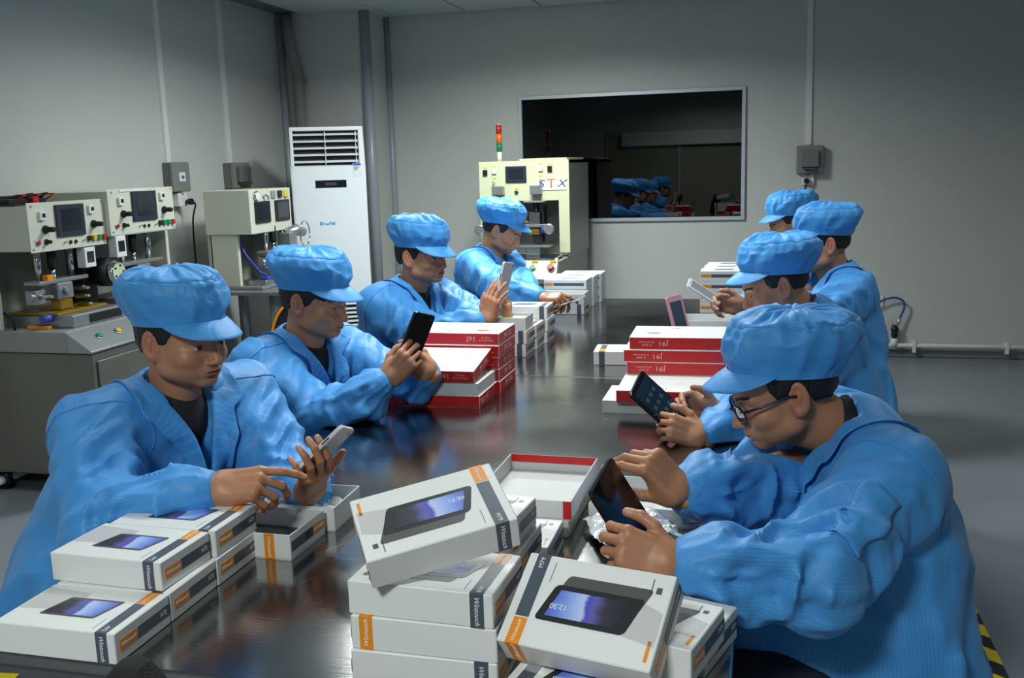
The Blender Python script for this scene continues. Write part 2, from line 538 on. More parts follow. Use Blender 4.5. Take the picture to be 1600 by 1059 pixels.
q = MB()
for k in range(3):
    q.box((.174, -.2021, 1.50 + k * .009), (.198 + .006 * k, -.2016, 1.506 + k * .009))
q.build('label_bars', mat('label_green', srgb(90, 150, 130), .5), lab)
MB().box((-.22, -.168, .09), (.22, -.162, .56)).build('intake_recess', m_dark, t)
for k in range(15):
    z = .105 + k * .03
    q = MB(); q.prism([(0, 0), (.03, .010), (.03, .014), (0, .012)], (-.22, -.198, z), (0, 1, 0), (0, 0, 1), (.44, 0, 0)); q.build('intake_slat', m_ac, t)
q = MB()
for k, (a, c2) in enumerate(((0, .018), (.024, .034), (.04, .062), (.068, .078), (.084, .104))):
    q.box((.0 + a - .08, -.2012, 1.128 + .004 * (k % 2)), (c2 - .08, -.2003, 1.152 - .005 * (k % 3)))
q.build('blue_emblem', mat('print_blue', srgb(90, 150, 215), .5), t)
# ================================================================== machines
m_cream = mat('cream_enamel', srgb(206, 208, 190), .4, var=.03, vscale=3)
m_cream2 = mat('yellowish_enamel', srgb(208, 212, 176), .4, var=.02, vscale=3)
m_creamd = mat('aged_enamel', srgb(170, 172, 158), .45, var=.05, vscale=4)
m_mgrey = mat('machine_grey', srgb(150, 152, 150), .45, .2)
m_cast = mat('cast_aluminium', srgb(165, 168, 170), .38, .75, bump=.05, bscale=60)
m_screen = mat('screen_glass', srgb(34, 40, 50), .12)
m_bezel = mat('screen_bezel', srgb(40, 46, 60), .4)
m_green = mat('green_button', srgb(20, 140, 80), .35)
m_ybtn = mat('yellow_button', srgb(214, 176, 20), .35)
m_orange = mat('orange_part', srgb(232, 140, 20), .4)
m_brass = mat('brass', srgb(176, 140, 50), .3, .8)
m_hose = MATS['blue_hose']
m_chrome = mat('chrome', srgb(205, 208, 210), .12, 1.0)
m_cab = mat('stained_steel_cabinet', srgb(122, 120, 112), .42, .55, var=.12, vscale=2.5, rvar=.1)
m_tag = mat('yellow_tag', srgb(220, 196, 60), .5)

def knob(t, c, n, r, l, m, name='knob'):
    n = Vector(n)
    return MB().lathe([(r * 1.15, 0), (r * 1.15, l * .2), (r * .75, l * .3), (r * .75, l * .9), (r * .6, l)], c, 14, axis=n).build(name, m, t)

def button(t, c, n, r, m, h=.012, name='push_button'):
    n = Vector(n)
    o = MB().lathe([(r, 0), (r, h * .8), (r * .8, h)], c, 14, axis=n).build(name, m, t)
    MB().lathe([(r * 1.3, 0), (r * 1.3, .004), (r * 1.05, .005)], c, 14, axis=n).build('button_ring', m_steel, o)
    return o

def panel_items(t, X, y0, y1, z0, z1, extra):
    """control panel that faces +x: screen, counters, regulator knobs, switch row"""
    W, H = y1 - y0, z1 - z0
    P = lambda u, v: (X, y0 + u * W, z0 + v * H)
    n = (1, 0, 0)
    def bx(name, u0, u1, v0, v1, d, m, par=t, d0=0, bev=.002):
        a, c = P(u0, v0), P(u1, v1)
        return MB().box((X + d0, a[1], a[2]), (X + d, c[1], c[2])).build(name, m, par, bev)
    s = bx('touch_screen', .33, .70, .27, .93, .012, m_bezel)
    bx('screen', .39, .65, .38, .84, .0135, m_screen, s, .012, 0)
    for u, v in ((.155, .72), (.80, .78)):
        c = bx('counter', u - .03, u + .035, v - .08, v + .10, .014, m_white)
        bx('counter_window', u - .008, u + .03, v - .02, v + .06, .0155, m_black, c, .013, 0)
    for u, v in ((.19, .45), (.83, .47)):
        knob(t, P(u, v), n, .017, .055, m_black, 'regulator_knob')
    button(t, P(.085, .2), n, .011, m_red)
    knob(t, P(.19, .2), n, .012, .03, m_black, 'selector_knob')
    for u in (.42, .67):
        q = MB().tube([P(u, .14), Vector(P(u, .14)) + Vector((.02, 0, .006))], [.004, .003], 8); q.build('toggle_switch', m_steel, t)
    for u in (.495, .565):
        MB().cyl(P(u, .14), Vector(P(u, .14)) + Vector((.006, 0, 0)), .009).build('fuse_cap', m_black, t)
    for k, m in enumerate(extra):
        bx('square_button', .725 + k * .07, .772 + k * .07, .12, .23, .014, m)
    for v, u in ((.93, .05), (.07, .03), (.95, .97), (.05, .97)):
        MB().cyl(P(u, v), Vector(P(u, v)) + Vector((.003, 0, 0)), .005, seg=8).build('screw', m_steel, t)

def press_unit(t, x, y, z):
    """pneumatic press head that hangs under the panel: cylinder, guide rods, head, adjusters"""
    MB().cyl((x, y, z), (x, y, z + .10), .022).build('air_cylinder', m_black, t)
    MB().cyl((x, y, z - .05), (x, y, z), .012).build('piston_rod', m_chrome, t)
    for dy in (-.10, .13):
        MB().tube([(x, y + dy, z + .10), (x, y + dy, z + .03), (x, y + dy, z - .05)], [.018, .018, .013], 12).build('guide_rod', m_chrome, t)
    MB().box((x - .04, y - .16, z - .07), (x + .05, y + .19, z - .05)).build('cross_plate', m_cast, t, .004)
    MB().box((x - .04, y - .05, z - .15), (x + .06, y + .06, z - .07)).build('press_head', m_cast, t, .006)
    MB().box((x + .0, y - .04, z - .20), (x + .055, y + .05, z - .15)).build('heat_tip', m_brass, t, .003)
    MB().cyl((x + .06, y + .0, z - .11), (x + .085, y + .0, z - .11), .02).build('dial', m_cast, t)
    for dy, dz in ((-.14, -.12), (.12, -.11), (.12, -.15), (.13, -.19)):
        MB().tube([(x + .02, y + dy, z + dz), (x + .06, y + dy, z + dz), (x + .085, y + dy, z + dz), (x + .10, y + dy, z + dz)], [.014, .014, .008, .007], 10).build('micrometer', m_chrome, t)
    MB().box((x - .03, y - .17, z - .16), (x + .03, y - .10, z - .09)).build('slide_block', m_cast, t, .004)
    MB().cyl((x + .01, y - .19, z - .12), (x + .01, y - .10, z - .12), .02).build('slide_bushing', m_cast, t)

# ---- bonding press, left wall
OX, OY = -3.25, 3.75
t = empty('bonding_press', (-3.4, 4.3, 0)); tag(t, 'cream two-head bonding press with two dark touch screens on steel cabinet', 'machine')
def off(o): o.data.transform(Matrix.Translation((3.4, -4.3, 0))); return o
objs0 = set(bpy.data.objects)
MB().box((XL + .03, OY, .10), (OX + .26, OY + 1.15, .70)).build('cabinet', m_cab, t, .006)
for y in (OY + .06, OY + 1.05):
    for x in (XL + .1, OX + .18):
        MB().cyl((x, y, 0), (x, y, .1), .03, .022).build('levelling_foot', m_black, t)
MB().box((OX + .262, OY + .03, .14), (OX + .27, OY + .55, .66)).build('cabinet_door', m_cab, t, .004)
MB().box((OX + .262, OY + .58, .14), (OX + .27, OY + 1.10, .66)).build('cabinet_door', m_cab, t, .004)
MB().box((XL + .03, OY - .01, .70), (OX + .14, OY + 1.16, .80)).build('work_deck', m_mgrey, t, .004)
q = MB(); q.prism([(0, 0), (.13, 0), (.13, .012), (0, .10)], (OX + .14, OY - .01, .70), (1, 0, 0), (0, 0, 1), (0, 1.17, 0)); q.build('button_console', m_cast, t, .003)
nb = Vector((.09, 0, .13)).normalized()
for y, m in ((OY + .14, m_green), (OY + .28, m_ybtn), (OY + .72, m_green), (OY + .86, m_ybtn)):
    button(t, (OX + .205, y, .757), nb, .016, m)
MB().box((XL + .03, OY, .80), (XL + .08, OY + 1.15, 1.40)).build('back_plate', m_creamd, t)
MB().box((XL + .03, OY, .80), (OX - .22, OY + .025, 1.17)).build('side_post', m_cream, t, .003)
MB().box((XL + .03, OY + 1.12, .80), (OX - .05, OY + 1.145, 1.2)).build('side_post', m_cream, t, .003)
h1 = MB().box((XL + .03, OY, 1.172), (OX - .002, OY + .52, 1.382)).build('control_housing', m_cream, t, .003)
MB().box((OX - .004, OY - .002, 1.165), (OX, OY + .535, 1.395)).build('front_plate', m_cream, t, .002)
MB().box((XL + .03, OY + .54, 1.20), (OX + .028, OY + 1.10, 1.43)).build('control_housing', m_cream, t, .003)
MB().box((OX + .026, OY + .535, 1.205), (OX + .03, OY + 1.105, 1.44)).build('front_plate', m_cream, t, .002)
panel_items(t, OX, OY, OY + .535, 1.165, 1.395, (m_black, m_ybtn, m_green, m_red))
panel_items(t, OX + .03, OY + .54, OY + 1.10, 1.205, 1.44, (m_black, m_green, m_green, m_red))
MB().box((OX + .031, OY + .63, 1.425), (OX + .034, OY + .86, 1.436)).build('name_strip', m_white, t)
MB().box((XL + .03, OY + .0, 1.383), (OX - .06, OY + .50, 1.39)).build('open_top', m_black, t)
MB().box((XL + .04, OY + .03, 1.39), (XL + .16, OY + .46, 1.425)).build('relay_rail', m_black, t, .003)
MB().box((OX - .22, OY + .05, 1.39), (OX - .14, OY + .30, 1.412)).build('terminal_block', m_black, t, .003)
for k in range(5):
    y = OY + .12 + .05 * k
    MB().tube([(OX - .17, y, 1.40), (OX - .12, y + .02, 1.43 + .006 * (k % 2)), (OX - .20, y + .06, 1.43), (XL + .15, y + .09, 1.41)], .004, 6).build('wire', m_red if k % 2 == 0 else m_cable, t)
MB().box((OX - .16, OY + .19, 1.383), (OX - .12, OY + .23, 1.42)).build('connector', m_red, t, .003)
press_unit(t, OX - .08, OY + .22, 1.075)
press_unit(t, OX - .04, OY + .80, 1.105)
MB().box((OX - .05, OY + .36, 1.06), (OX - .0, OY + .44, 1.16)).build('gauge_display', m_white, t, .003)
MB().box((OX - .0, OY + .375, 1.085), (OX + .002, OY + .425, 1.14)).build('gauge_window', m_screen, t)
MB().box((OX - .02, OY + .57, 1.09), (OX + .03, OY + .65, 1.20)).build('gauge_display', m_white, t, .003)
MB().box((OX + .03, OY + .585, 1.12), (OX + .032, OY + .635, 1.175)).build('gauge_window', m_screen, t)
MB().box((OX - .2, OY + .46, .80), (OX - .1, OY + .56, 1.17)).build('column', m_black, t, .004)
q = MB().lathe([(.062, 0), (.062, .012), (.05, .02), (.05, .03)], (OX + .02, OY + .545, 1.02), 24, axis=(1, 0, 0)); q.build('hand_wheel', m_chrome, t)
for k in range(5):
    a = k * 2 * math.pi / 5
    MB().cyl((OX + .05, OY + .545 + .034 * math.cos(a), 1.02 + .034 * math.sin(a)), (OX + .052, OY + .545 + .034 * math.cos(a), 1.02 + .034 * math.sin(a)), .006, seg=8).build('wheel_hole', m_black, t)
MB().cyl((OX - .06, OY + .545, 1.02), (OX + .02, OY + .545, 1.02), .075).build('wheel_housing', m_black, t)
# work tables on the deck
MB().box((OX - .28, OY + .10, .80), (OX + .10, OY + .50, .86)).build('fixture_table', m_cast, t, .005)
MB().box((OX - .26, OY + .10, .862), (OX + .02, OY + .46, .872)).build('amber_sheet', mat('amber_film', srgb(150, 120, 20), .2), t)
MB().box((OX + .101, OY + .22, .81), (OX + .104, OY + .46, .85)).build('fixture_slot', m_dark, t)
MB().box((OX - .28, OY + .62, .80), (OX + .08, OY + 1.04, .87)).build('fixture_table', m_cast, t, .005)
MB().cyl((OX - .02, OY + .04, .85), (OX - .02, OY + .11, .85), .02).build('toggle_clamp', m_hose, t)
MB().cyl((OX + .04, OY + .58, .90), (OX + .04, OY + .66, .90), .02).build('toggle_clamp', m_hose, t)
MB().box((OX - .12, OY + .05, .80), (OX + .0, OY + .08, .815)).build('rail', m_orange, t, .002)
MB().tube([(OX - .16, OY + .02, .80), (OX - .15, OY - .0, .85), (OX - .22, OY + .03, .88), (OX - .27, OY + .1, .85)], .006, 6).build('air_tube', m_cable, t)
MB().box((OX - .06, OY + .12, 1.02), (OX - .03, OY + .16, 1.05)).build('sensor', m_orange, t, .002)
MB().box((OX - .02, OY + .02, 1.22), (OX + .006, OY + .022, 1.222)).build('seam', m_black, t)
for o in set(bpy.data.objects) - objs0:
    if o.parent == t: off(o)
    elif o.parent is not None: off(o)

# ---- smaller press on a steel table
t = empty('desktop_press', (-3.2, 5.65, 0)); tag(t, 'small cream desktop press with two black screens on steel table', 'machine')
objs0 = set(bpy.data.objects)
bx0, bx1, by0, by1 = -3.37, -3.05, 5.40, 5.94
MB().box((bx0, by0, 1.125), (bx1, by1, 1.40)).build('control_housing', m_cream, t, .004)
MB().box((bx0 + .02, by0 + .01, .80), (bx1 - .11, by0 + .04, 1.125)).build('side_panel', m_cream, t, .003)
MB().box((bx0 + .02, by1 - .04, .80), (bx1 - .11, by1 - .01, 1.125)).build('side_panel', m_cream, t, .003)
MB().box((bx0, by0 + .01, .80), (bx0 + .03, by1 - .01, 1.125)).build('back_panel', m_creamd, t)
MB().box((bx0, by0, .78), (bx1 + .05, by1, .80)).build('base_plate', m_cast, t, .003)
for y, w in ((by0 + .05, .19), (by0 + .31, .19)):
    s = MB().box((bx1, y, 1.19), (bx1 + .012, y + w, 1.325)).build('touch_screen', m_black, t, .004)
    MB().box((bx1 + .012, y + .025, 1.21), (bx1 + .0132, y + w - .025, 1.31)).build('screen', m_screen, s)
MB().lathe([(.03, 0), (.03, .014), (.026, .016)], (bx1, by0 + .075, 1.36), 18, axis=(1, 0, 0)).build('pressure_gauge', m_chrome, t)
MB().cyl((bx1 + .0165, by0 + .075, 1.36), (bx1 + .0175, by0 + .075, 1.36), .024).build('gauge_face', m_white, t)
MB().tube([(bx1, by0 + .17, 1.355), (bx1 + .03, by0 + .18, 1.365), (bx1 + .03, by0 + .185, 1.335)], .008, 8).build('pipe_elbow', m_chrome, t)
for y, m in ((by0 + .27, m_mgrey), (by0 + .36, m_black), (by0 + .44, m_tag)):
    MB().box((bx1, y, 1.34), (bx1 + .012, y + .05, 1.385)).build('counter', m, t, .002)
press_unit(t, bx1 - .02, by0 + .30, 1.06)
MB().tube([(bx1 - .14, by0 + .06, 1.12), (bx1 - .10, by0 + .07, 1.0), (bx1 - .02, by0 + .10, .88), (bx1 + .03, by0 + .18, .83)], .009, 8).build('air_tube', m_hose, t)
MB().box((bx1 - .12, by0 + .08, .80), (bx1 + .03, by0 + .40, .83)).build('fixture', m_steel, t, .003)
MB().box((bx1 - .02, by0 + .1, .83), (bx1 + .03, by0 + .2, .85)).build('clamp', m_hose, t, .003)
ring = [(bx1 + .07, by0 + .58 + .07 * math.cos(a), 1.09 + .085 * math.sin(a)) for a in [2 * math.pi * k / 24 for k in range(25)]]
MB().tube(ring, .005, 6).build('wire_ring', m_chrome, t)
MB().tube([(bx1 + .0, by0 + .42, 1.10), (bx1 + .05, by0 + .50, 1.12), (bx1 + .07, by0 + .56, 1.10)], [.03, .04, .03], 12).build('motor', m_cast, t)
MB().box((bx1 - .02, by0 + .38, 1.02), (bx1 + .06, by0 + .48, 1.11)).build('motor_bracket', m_cast, t, .004)
MB().box((bx1 - .05, by0 + .15, .98), (bx1 + .02, by0 + .30, 1.0)).build('yellow_guard', m_ybtn, t, .003)
for o in set(bpy.data.objects) - objs0:
    if o.parent is not None: o.data.transform(Matrix.Translation((3.2, -5.65, 0)))
t = empty('steel_stand', (-3.2, 5.65, 0)); tag(t, 'steel stand under the small desktop press by the left wall', 'table')
MB().box((-.36, -.33, .755), (.44, .45, .779)).build('stand_top', m_cast, t, .003)
for x in (-.32, .25):
    for y in (-.20, .40):
        MB().cyl((x, y, 0), (x, y, .755), .038).build('leg', m_cast, t)
MB().box((-.32, -.21, .18), (.25, .40, .20)).build('lower_shelf', m_cast, t, .003)

# ---- laminating machine at the back wall
MX0, MX1, MY0, MY1 = -1.93, -1.285, 6.62, 7.42
t = empty('laminating_machine', (-1.6, 7.0, 0)); tag(t, 'pale cream press machine with STX sign in front of the dark window', 'machine')
objs0 = set(bpy.data.objects)
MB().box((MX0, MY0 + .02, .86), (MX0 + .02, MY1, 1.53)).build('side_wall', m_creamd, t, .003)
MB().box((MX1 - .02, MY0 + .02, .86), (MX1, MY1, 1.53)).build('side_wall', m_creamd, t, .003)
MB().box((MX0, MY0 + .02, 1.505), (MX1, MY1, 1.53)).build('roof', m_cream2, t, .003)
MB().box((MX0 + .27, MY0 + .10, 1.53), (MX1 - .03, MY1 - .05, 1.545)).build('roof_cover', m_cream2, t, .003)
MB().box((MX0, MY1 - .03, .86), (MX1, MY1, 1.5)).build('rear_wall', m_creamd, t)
# front plate with the work opening
q = MB()
zt, zo, zb = 1.53, 1.255, .89
q.box((MX0, MY0, zo), (MX1, MY0 + .02, zt)); q.box((MX0, MY0, zb), (MX0 + .10, MY0 + .02, zo)); q.box((MX1 - .075, MY0, zb), (MX1, MY0 + .02, zo))
q.build('front_plate', m_cream2, t, .002)
MB().box((MX0 + .1, MY0 + .30, .86), (MX1 - .06, MY0 + .31, 1.3)).build('inner_panel', m_mgrey, t)
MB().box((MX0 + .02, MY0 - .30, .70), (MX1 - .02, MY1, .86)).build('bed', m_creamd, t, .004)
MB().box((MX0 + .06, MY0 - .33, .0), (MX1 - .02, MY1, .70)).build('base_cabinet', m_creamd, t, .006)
q = MB(); q.prism([(0, 0), (.05, 0), (.05, .17), (.02, .17), (-.06, .04)], (MX0 + .10, MY0 - .35, .71), (0, 1, 0), (0, 0, 1), (MX1 - MX0 - .12, 0, 0)); q.build('button_console', m_cream2, t, .003)
MB().box((MX0 + .02, MY0 - .34, .872), (MX1 - .04, MY0 - .02, .885)).build('bed_plate', m_chrome, t, .002)
nb = Vector((0, -.13, .08)).normalized()
for k, (u, m) in enumerate(((.20, m_green), (.33, m_ybtn), (.46, m_green), (.585, m_red))):
    c = (MX0 + u, MY0 - .368, .822)
    button(t, c, nb, .018 if k < 3 else .022, m, .014 if k < 3 else .03, 'push_button' if k < 3 else 'emergency_stop')
    MB().box((c[0] - .01, MY0 - .352, .858), (c[0] + .03, MY0 - .338, .87)).build('tag_plate', m_tag, t)
s = MB().box((MX0 + .195, MY0 - .014, 1.385), (MX0 + .345, MY0, 1.495)).build('touch_screen', m_bezel, t, .004)
MB().box((MX0 + .215, MY0 - .0155, 1.405), (MX0 + .325, MY0 - .0138, 1.48)).build('screen', m_screen, s)
for u, z, m in ((.045, 1.455, m_black), (.11, 1.465, m_white), (.445, 1.475, m_white), (.51, 1.47, m_black)):
    MB().box((MX0 + u - .014, MY0 - .012, z - .02), (MX0 + u + .018, MY0, z + .02)).build('counter', m, t, .002)
    MB().box((MX0 + u - .01, MY0 - .002, z + .028), (MX0 + u + .014, MY0, z + .038)).build('tag_plate', m_tag, t)
for u, z in ((.11, 1.385), (.445, 1.395)):
    MB().tube([(MX0 + u, MY0, z), (MX0 + u, MY0 - .03, z + .005), (MX0 + u + .004, MY0 - .035, z - .02)], .007, 8).build('toggle_switch', m_chrome, t)
    MB().box((MX0 + u - .01, MY0 - .002, z + .025), (MX0 + u + .014, MY0, z + .036)).build('tag_plate', m_tag, t)
button(t, (MX0 + .27, MY0, 1.315), (0, -1, 0), .012, mat('dark_green', srgb(16, 70, 50), .4))
MB().box((MX0 + .26, MY0 - .002, 1.334), (MX0 + .285, MY0, 1.345)).build('tag_plate', m_tag, t)
sg = MB().box((MX0 + .42, MY0 - .0045, 1.325), (MX0 + .625, MY0 - .001, 1.405)).build('sign', m_white, t)
m_signb = mat('sign_blue', srgb(60, 66, 110), .5)
for sx, ch, m, hh in ((.449, 'S', m_signb, .072), (.520, 'T', mat('sign_orange', srgb(238, 110, 20), .5), .092), (.592, 'X', m_signb, .074)):
    obj('lettering', text_mesh(ch, hh, m, shear=0 if ch == 'T' else .25, sx=1.15), sg, M=frame((MX0 + sx + 1.6, MY0 - .0049 - 7.0, 1.367), (1, 0, 0), (0, 0, 1)))
# twin press heads in the opening
def head(x):
    MB().box((x - .04, MY0 - .07, 1.30), (x + .035, MY0 + .0, 1.36)).build('air_cylinder', m_cast, t, .004)
    MB().box((x - .075, MY0 - .13, 1.245), (x + .07, MY0 + .02, 1.257)).build('bracket_plate', m_cast, t, .003)
    MB().cyl((x, MY0 - .05, 1.17), (x, MY0 - .05, 1.25), .02).build('piston', m_black, t)
    MB().box((x - .045, MY0 - .10, 1.10), (x + .035, MY0 + .02, 1.18)).build('slide_block', m_chrome, t, .005)
    MB().box((x + .045, MY0 - .08, 1.06), (x + .06, MY0 + .02, 1.22)).build('slide_rail', m_black, t)
    MB().box((x - .09, MY0 - .10, 1.075), (x + .10, MY0 + .0, 1.095)).build('cross_bar', m_cast, t, .003)
    MB().box((x - .05, MY0 - .11, 1.025), (x + .03, MY0 - .0, 1.06)).build('heat_block', m_brass, t, .003)
    MB().box((x - .02, MY0 - .10, .965), (x + .05, MY0 - .0, 1.025)).build('heat_tip', m_black, t, .003)
    MB().tube([(x + .04, MY0 - .11, 1.03), (x + .06, MY0 - .12, 1.06), (x + .05, MY0 - .1, 1.09)], .008, 8).build('air_tube', m_hose, t)
    for dx in (-.115, .105):
        MB().lathe([(.038, 0), (.038, .014), (.03, .02)], (x + dx, MY0 - .13, 1.065), 20, axis=(0, -1, 0)).build('dial', m_cast, t)
        MB().cyl((x + dx, MY0 - .13, 1.065), (x + dx, MY0 + .02, 1.065), .012).build('dial_shaft', m_chrome, t)
    MB().box((x - .13, MY0 - .22, .945), (x + .12, MY0 - .02, .958)).build('shuttle_plate', m_steel, t, .003)
    MB().box((x - .05, MY0 - .18, .885), (x + .05, MY0 - .06, .945)).build('shuttle_block', m_cast, t, .003)
head(MX0 + .42)
head(MX0 + .15)
MB().box((MX0 + .33, MY0 - .02, 1.10), (MX0 + .36, MY0 + .01, 1.115)).build('sensor', m_orange, t, .002)
# signal tower
tw = (MX0 + .115, MY0 + .15)
MB().cyl((*tw, 1.53), (*tw, 1.60), .017).build('signal_base', m_white, t)
for k, (nm, m) in enumerate((('green_lens', mat('lens_green', srgb(20, 112, 66), .25)), ('orange_lens', mat('lens_orange', srgb(240, 100, 20), .25)), ('red_lens', mat('lens_red', srgb(170, 30, 26), .25)))):
    MB().cyl((*tw, 1.60 + k * .062), (*tw, 1.66 + k * .062), .02).build(nm, m, t)
MB().lathe([(.021, 0), (.021, .006), (.012, .012)], (*tw, 1.785), 14).build('signal_cap', m_mgrey, t)
for x in (MX0 + .12, MX1 - .1):
    for y in (MY0 - .25, MY1 - .1):
        pass
for o in set(bpy.data.objects) - objs0:
    if o.parent is not None and not o.name.startswith('lettering'): o.data.transform(Matrix.Translation((1.6, -7.0, 0)))
# ================================================================== work tables
def steel_mat():
    m = bpy.data.materials.new('brushed_steel_top'); m.use_nodes = True
    nt = m.node_tree; b = nt.nodes['Principled BSDF']
    b.inputs['Metallic'].default_value = 1.0
    b.inputs['Base Color'].default_value = (*srgb(164, 164, 162), 1)
    tc = nt.nodes.new('ShaderNodeTexCoord')
    def noise(scale, st, det=4):
        mp = nt.nodes.new('ShaderNodeMapping'); mp.inputs['Scale'].default_value = st
        n = nt.nodes.new('ShaderNodeTexNoise'); n.inputs['Scale'].default_value = scale; n.inputs['Detail'].default_value = det
        nt.links.new(tc.outputs['Object'], mp.inputs[0]); nt.links.new(mp.outputs[0], n.inputs['Vector'])
        return n
    n1 = noise(3.5, (1, 1, 1), 1); n2 = noise(60, (.12, 3, 1), 3); n3 = noise(9, (.25, 1, 1), 6)
    r = nt.nodes.new('ShaderNodeMapRange'); r.inputs['From Min'].default_value = .15; r.inputs['From Max'].default_value = .85
    r.inputs['To Min'].default_value = .11; r.inputs['To Max'].default_value = .20
    nt.links.new(n1.outputs['Fac'], r.inputs['Value']); nt.links.new(r.outputs[0], b.inputs['Roughness'])
    # fine scratches
    vo = nt.nodes.new('ShaderNodeTexVoronoi'); vo.feature = 'DISTANCE_TO_EDGE'; vo.inputs['Scale'].default_value = 5.0
    mp = nt.nodes.new('ShaderNodeMapping'); mp.inputs['Rotation'].default_value = (0, 0, .5); mp.inputs['Scale'].default_value = (.4, 2.5, 1)
    nt.links.new(tc.outputs['Object'], mp.inputs[0]); nt.links.new(mp.outputs[0], vo.inputs['Vector'])
    c = nt.nodes.new('ShaderNodeMath'); c.operation = 'LESS_THAN'; c.inputs[1].default_value = .004
    nt.links.new(vo.outputs['Distance'], c.inputs[0])
    g = nt.nodes.new('ShaderNodeMath'); g.operation = 'GREATER_THAN'; g.inputs[1].default_value = .58
    nt.links.new(n3.outputs['Fac'], g.inputs[0])
    a = nt.nodes.new('ShaderNodeMath'); a.operation = 'MULTIPLY'; nt.links.new(c.outputs[0], a.inputs[0]); nt.links.new(g.outputs[0], a.inputs[1])
    mx = nt.nodes.new('ShaderNodeMix'); mx.data_type = 'RGBA'
    mx.inputs['A'].default_value = (*srgb(164, 164, 162), 1); mx.inputs['B'].default_value = (*srgb(200, 200, 200), 1)
    nt.links.new(a.outputs[0], mx.inputs['Factor']); nt.links.new(mx.outputs['Result'], b.inputs['Base Color'])
    bp = nt.nodes.new('ShaderNodeBump'); bp.inputs['Strength'].default_value = .05; bp.inputs['Distance'].default_value = .004
    ad = nt.nodes.new('ShaderNodeMath'); ad.operation = 'MULTIPLY'; nt.links.new(n2.outputs['Fac'], ad.inputs[0]); ad.inputs[1].default_value = 1.0
    nt.links.new(ad.outputs[0], bp.inputs['Height']); nt.links.new(bp.outputs[0], b.inputs['Normal'])
    return m
m_top = steel_mat()
m_tleg = mat('table_frame_steel', srgb(120, 122, 122), .35, .8)
TXA, TXB, TZ = -1.25, -0.03, .75
for y0, y1, lab in ((1.19, 3.305, 'long stainless steel work table in the foreground under the white boxes'), (3.313, 5.33, 'far stainless steel work table nearest the back wall')):
    t = empty('work_table', ((TXA + TXB) / 2, (y0 + y1) / 2, 0)); tag(t, lab, 'table')
    hx, hy = (TXB - TXA) / 2, (y1 - y0) / 2
    MB().box((-hx, -hy, TZ - .022), (hx, hy, TZ)).build('table_top', m_top, t, .004, 2)
    q = MB()
    q.box((-hx + .015, -hy + .012, TZ - .09), (hx - .015, -hy + .03, TZ - .022)); q.box((-hx + .015, hy - .03, TZ - .09), (hx - .015, hy - .012, TZ - .022))
    q.box((-hx + .015, -hy + .03, TZ - .09), (-hx + .033, hy - .03, TZ - .022)); q.box((hx - .033, -hy + .03, TZ - .09), (hx - .015, hy - .03, TZ - .022))
    q.build('apron', m_tleg, t)
    for sx in (-1, 1):
        for sy in (-1, 1):
            MB().cyl((sx * (hx - .05), sy * (hy - .05), 0), (sx * (hx - .05), sy * (hy - .05), TZ - .022), .02).build('leg', m_tleg, t)
    for sy in (-1, 1):
        MB().cyl((-hx + .05, sy * (hy - .05), .15), (hx - .05, sy * (hy - .05), .15), .014).build('stretcher', m_tleg, t)
    if y0 < 2:
        q = MB(); q.prism([(0, 0), (.055, .004), (.07, .018), (.015, .014)], (-.59, -hy + .0118, TZ - .06), (1, 0, 0), (0, 0, 1), (0, -.001, 0))
        q.build('tape_scrap', mat('tape_yellow', srgb(214, 190, 20), .5), t)

# ================================================================== boxes
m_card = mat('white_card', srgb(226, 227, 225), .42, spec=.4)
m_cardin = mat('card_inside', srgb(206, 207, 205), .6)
m_cream_card = mat('cream_card', srgb(206, 204, 184), .6)
m_or = mat('print_orange', srgb(234, 144, 22), .42)
m_gr = mat('print_slate', srgb(74, 84, 96), .42)
m_wh = mat('print_white', srgb(236, 236, 234), .45)
m_tx = mat('print_small', srgb(120, 124, 128), .45)
m_jred = mat('print_red', srgb(204, 26, 28), .38)
m_jtxt = mat('print_pale_red', srgb(236, 190, 186), .45)
m_gold = mat('print_gold', srgb(170, 168, 128), .4)
m_tabk = mat('print_tablet_black', srgb(40, 41, 43), .35)
m_tabg = mat('print_tablet_back', srgb(84, 82, 82), .4)
m_shade = mat('print_grey_fade', srgb(196, 195, 194), .42)

def picture_mat():
    m = bpy.data.materials.new('print_wallpaper'); m.use_nodes = True
    nt = m.node_tree; b = nt.nodes['Principled BSDF']; b.inputs['Roughness'].default_value = .4
    tc = nt.nodes.new('ShaderNodeTexCoord'); sp = nt.nodes.new('ShaderNodeSeparateXYZ'); nt.links.new(tc.outputs['Generated'], sp.inputs[0])
    r = nt.nodes.new('ShaderNodeValToRGB'); e = r.color_ramp.elements
    e[0].position = 0; e[0].color = (*srgb(34, 32, 36), 1); e[1].position = 1; e[1].color = (*srgb(86, 104, 190), 1)
    for p, c in ((.28, (52, 48, 62)), (.42, (96, 92, 170)), (.5, (70, 78, 190)), (.55, (190, 200, 236)), (.68, (150, 180, 236)), (.85, (110, 136, 224))):
        x = e.new(p); x.color = (*srgb(*c), 1)
    n = nt.nodes.new('ShaderNodeTexNoise'); n.inputs['Scale'].default_value = 3; nt.links.new(tc.outputs['Generated'], n.inputs['Vector'])
    a = nt.nodes.new('ShaderNodeMath'); a.operation = 'MULTIPLY_ADD'; a.inputs[1].default_value = .12; nt.links.new(n.outputs['Fac'], a.inputs[0]); nt.links.new(sp.outputs['X'], a.inputs[2])
    s = nt.nodes.new('ShaderNodeMath'); s.operation = 'SUBTRACT'; s.inputs[1].default_value = .06; nt.links.new(a.outputs[0], s.inputs[0])
    nt.links.new(s.outputs[0], r.inputs[0]); nt.links.new(r.outputs[0], b.inputs['Base Color'])
    return m
m_pic = picture_mat()

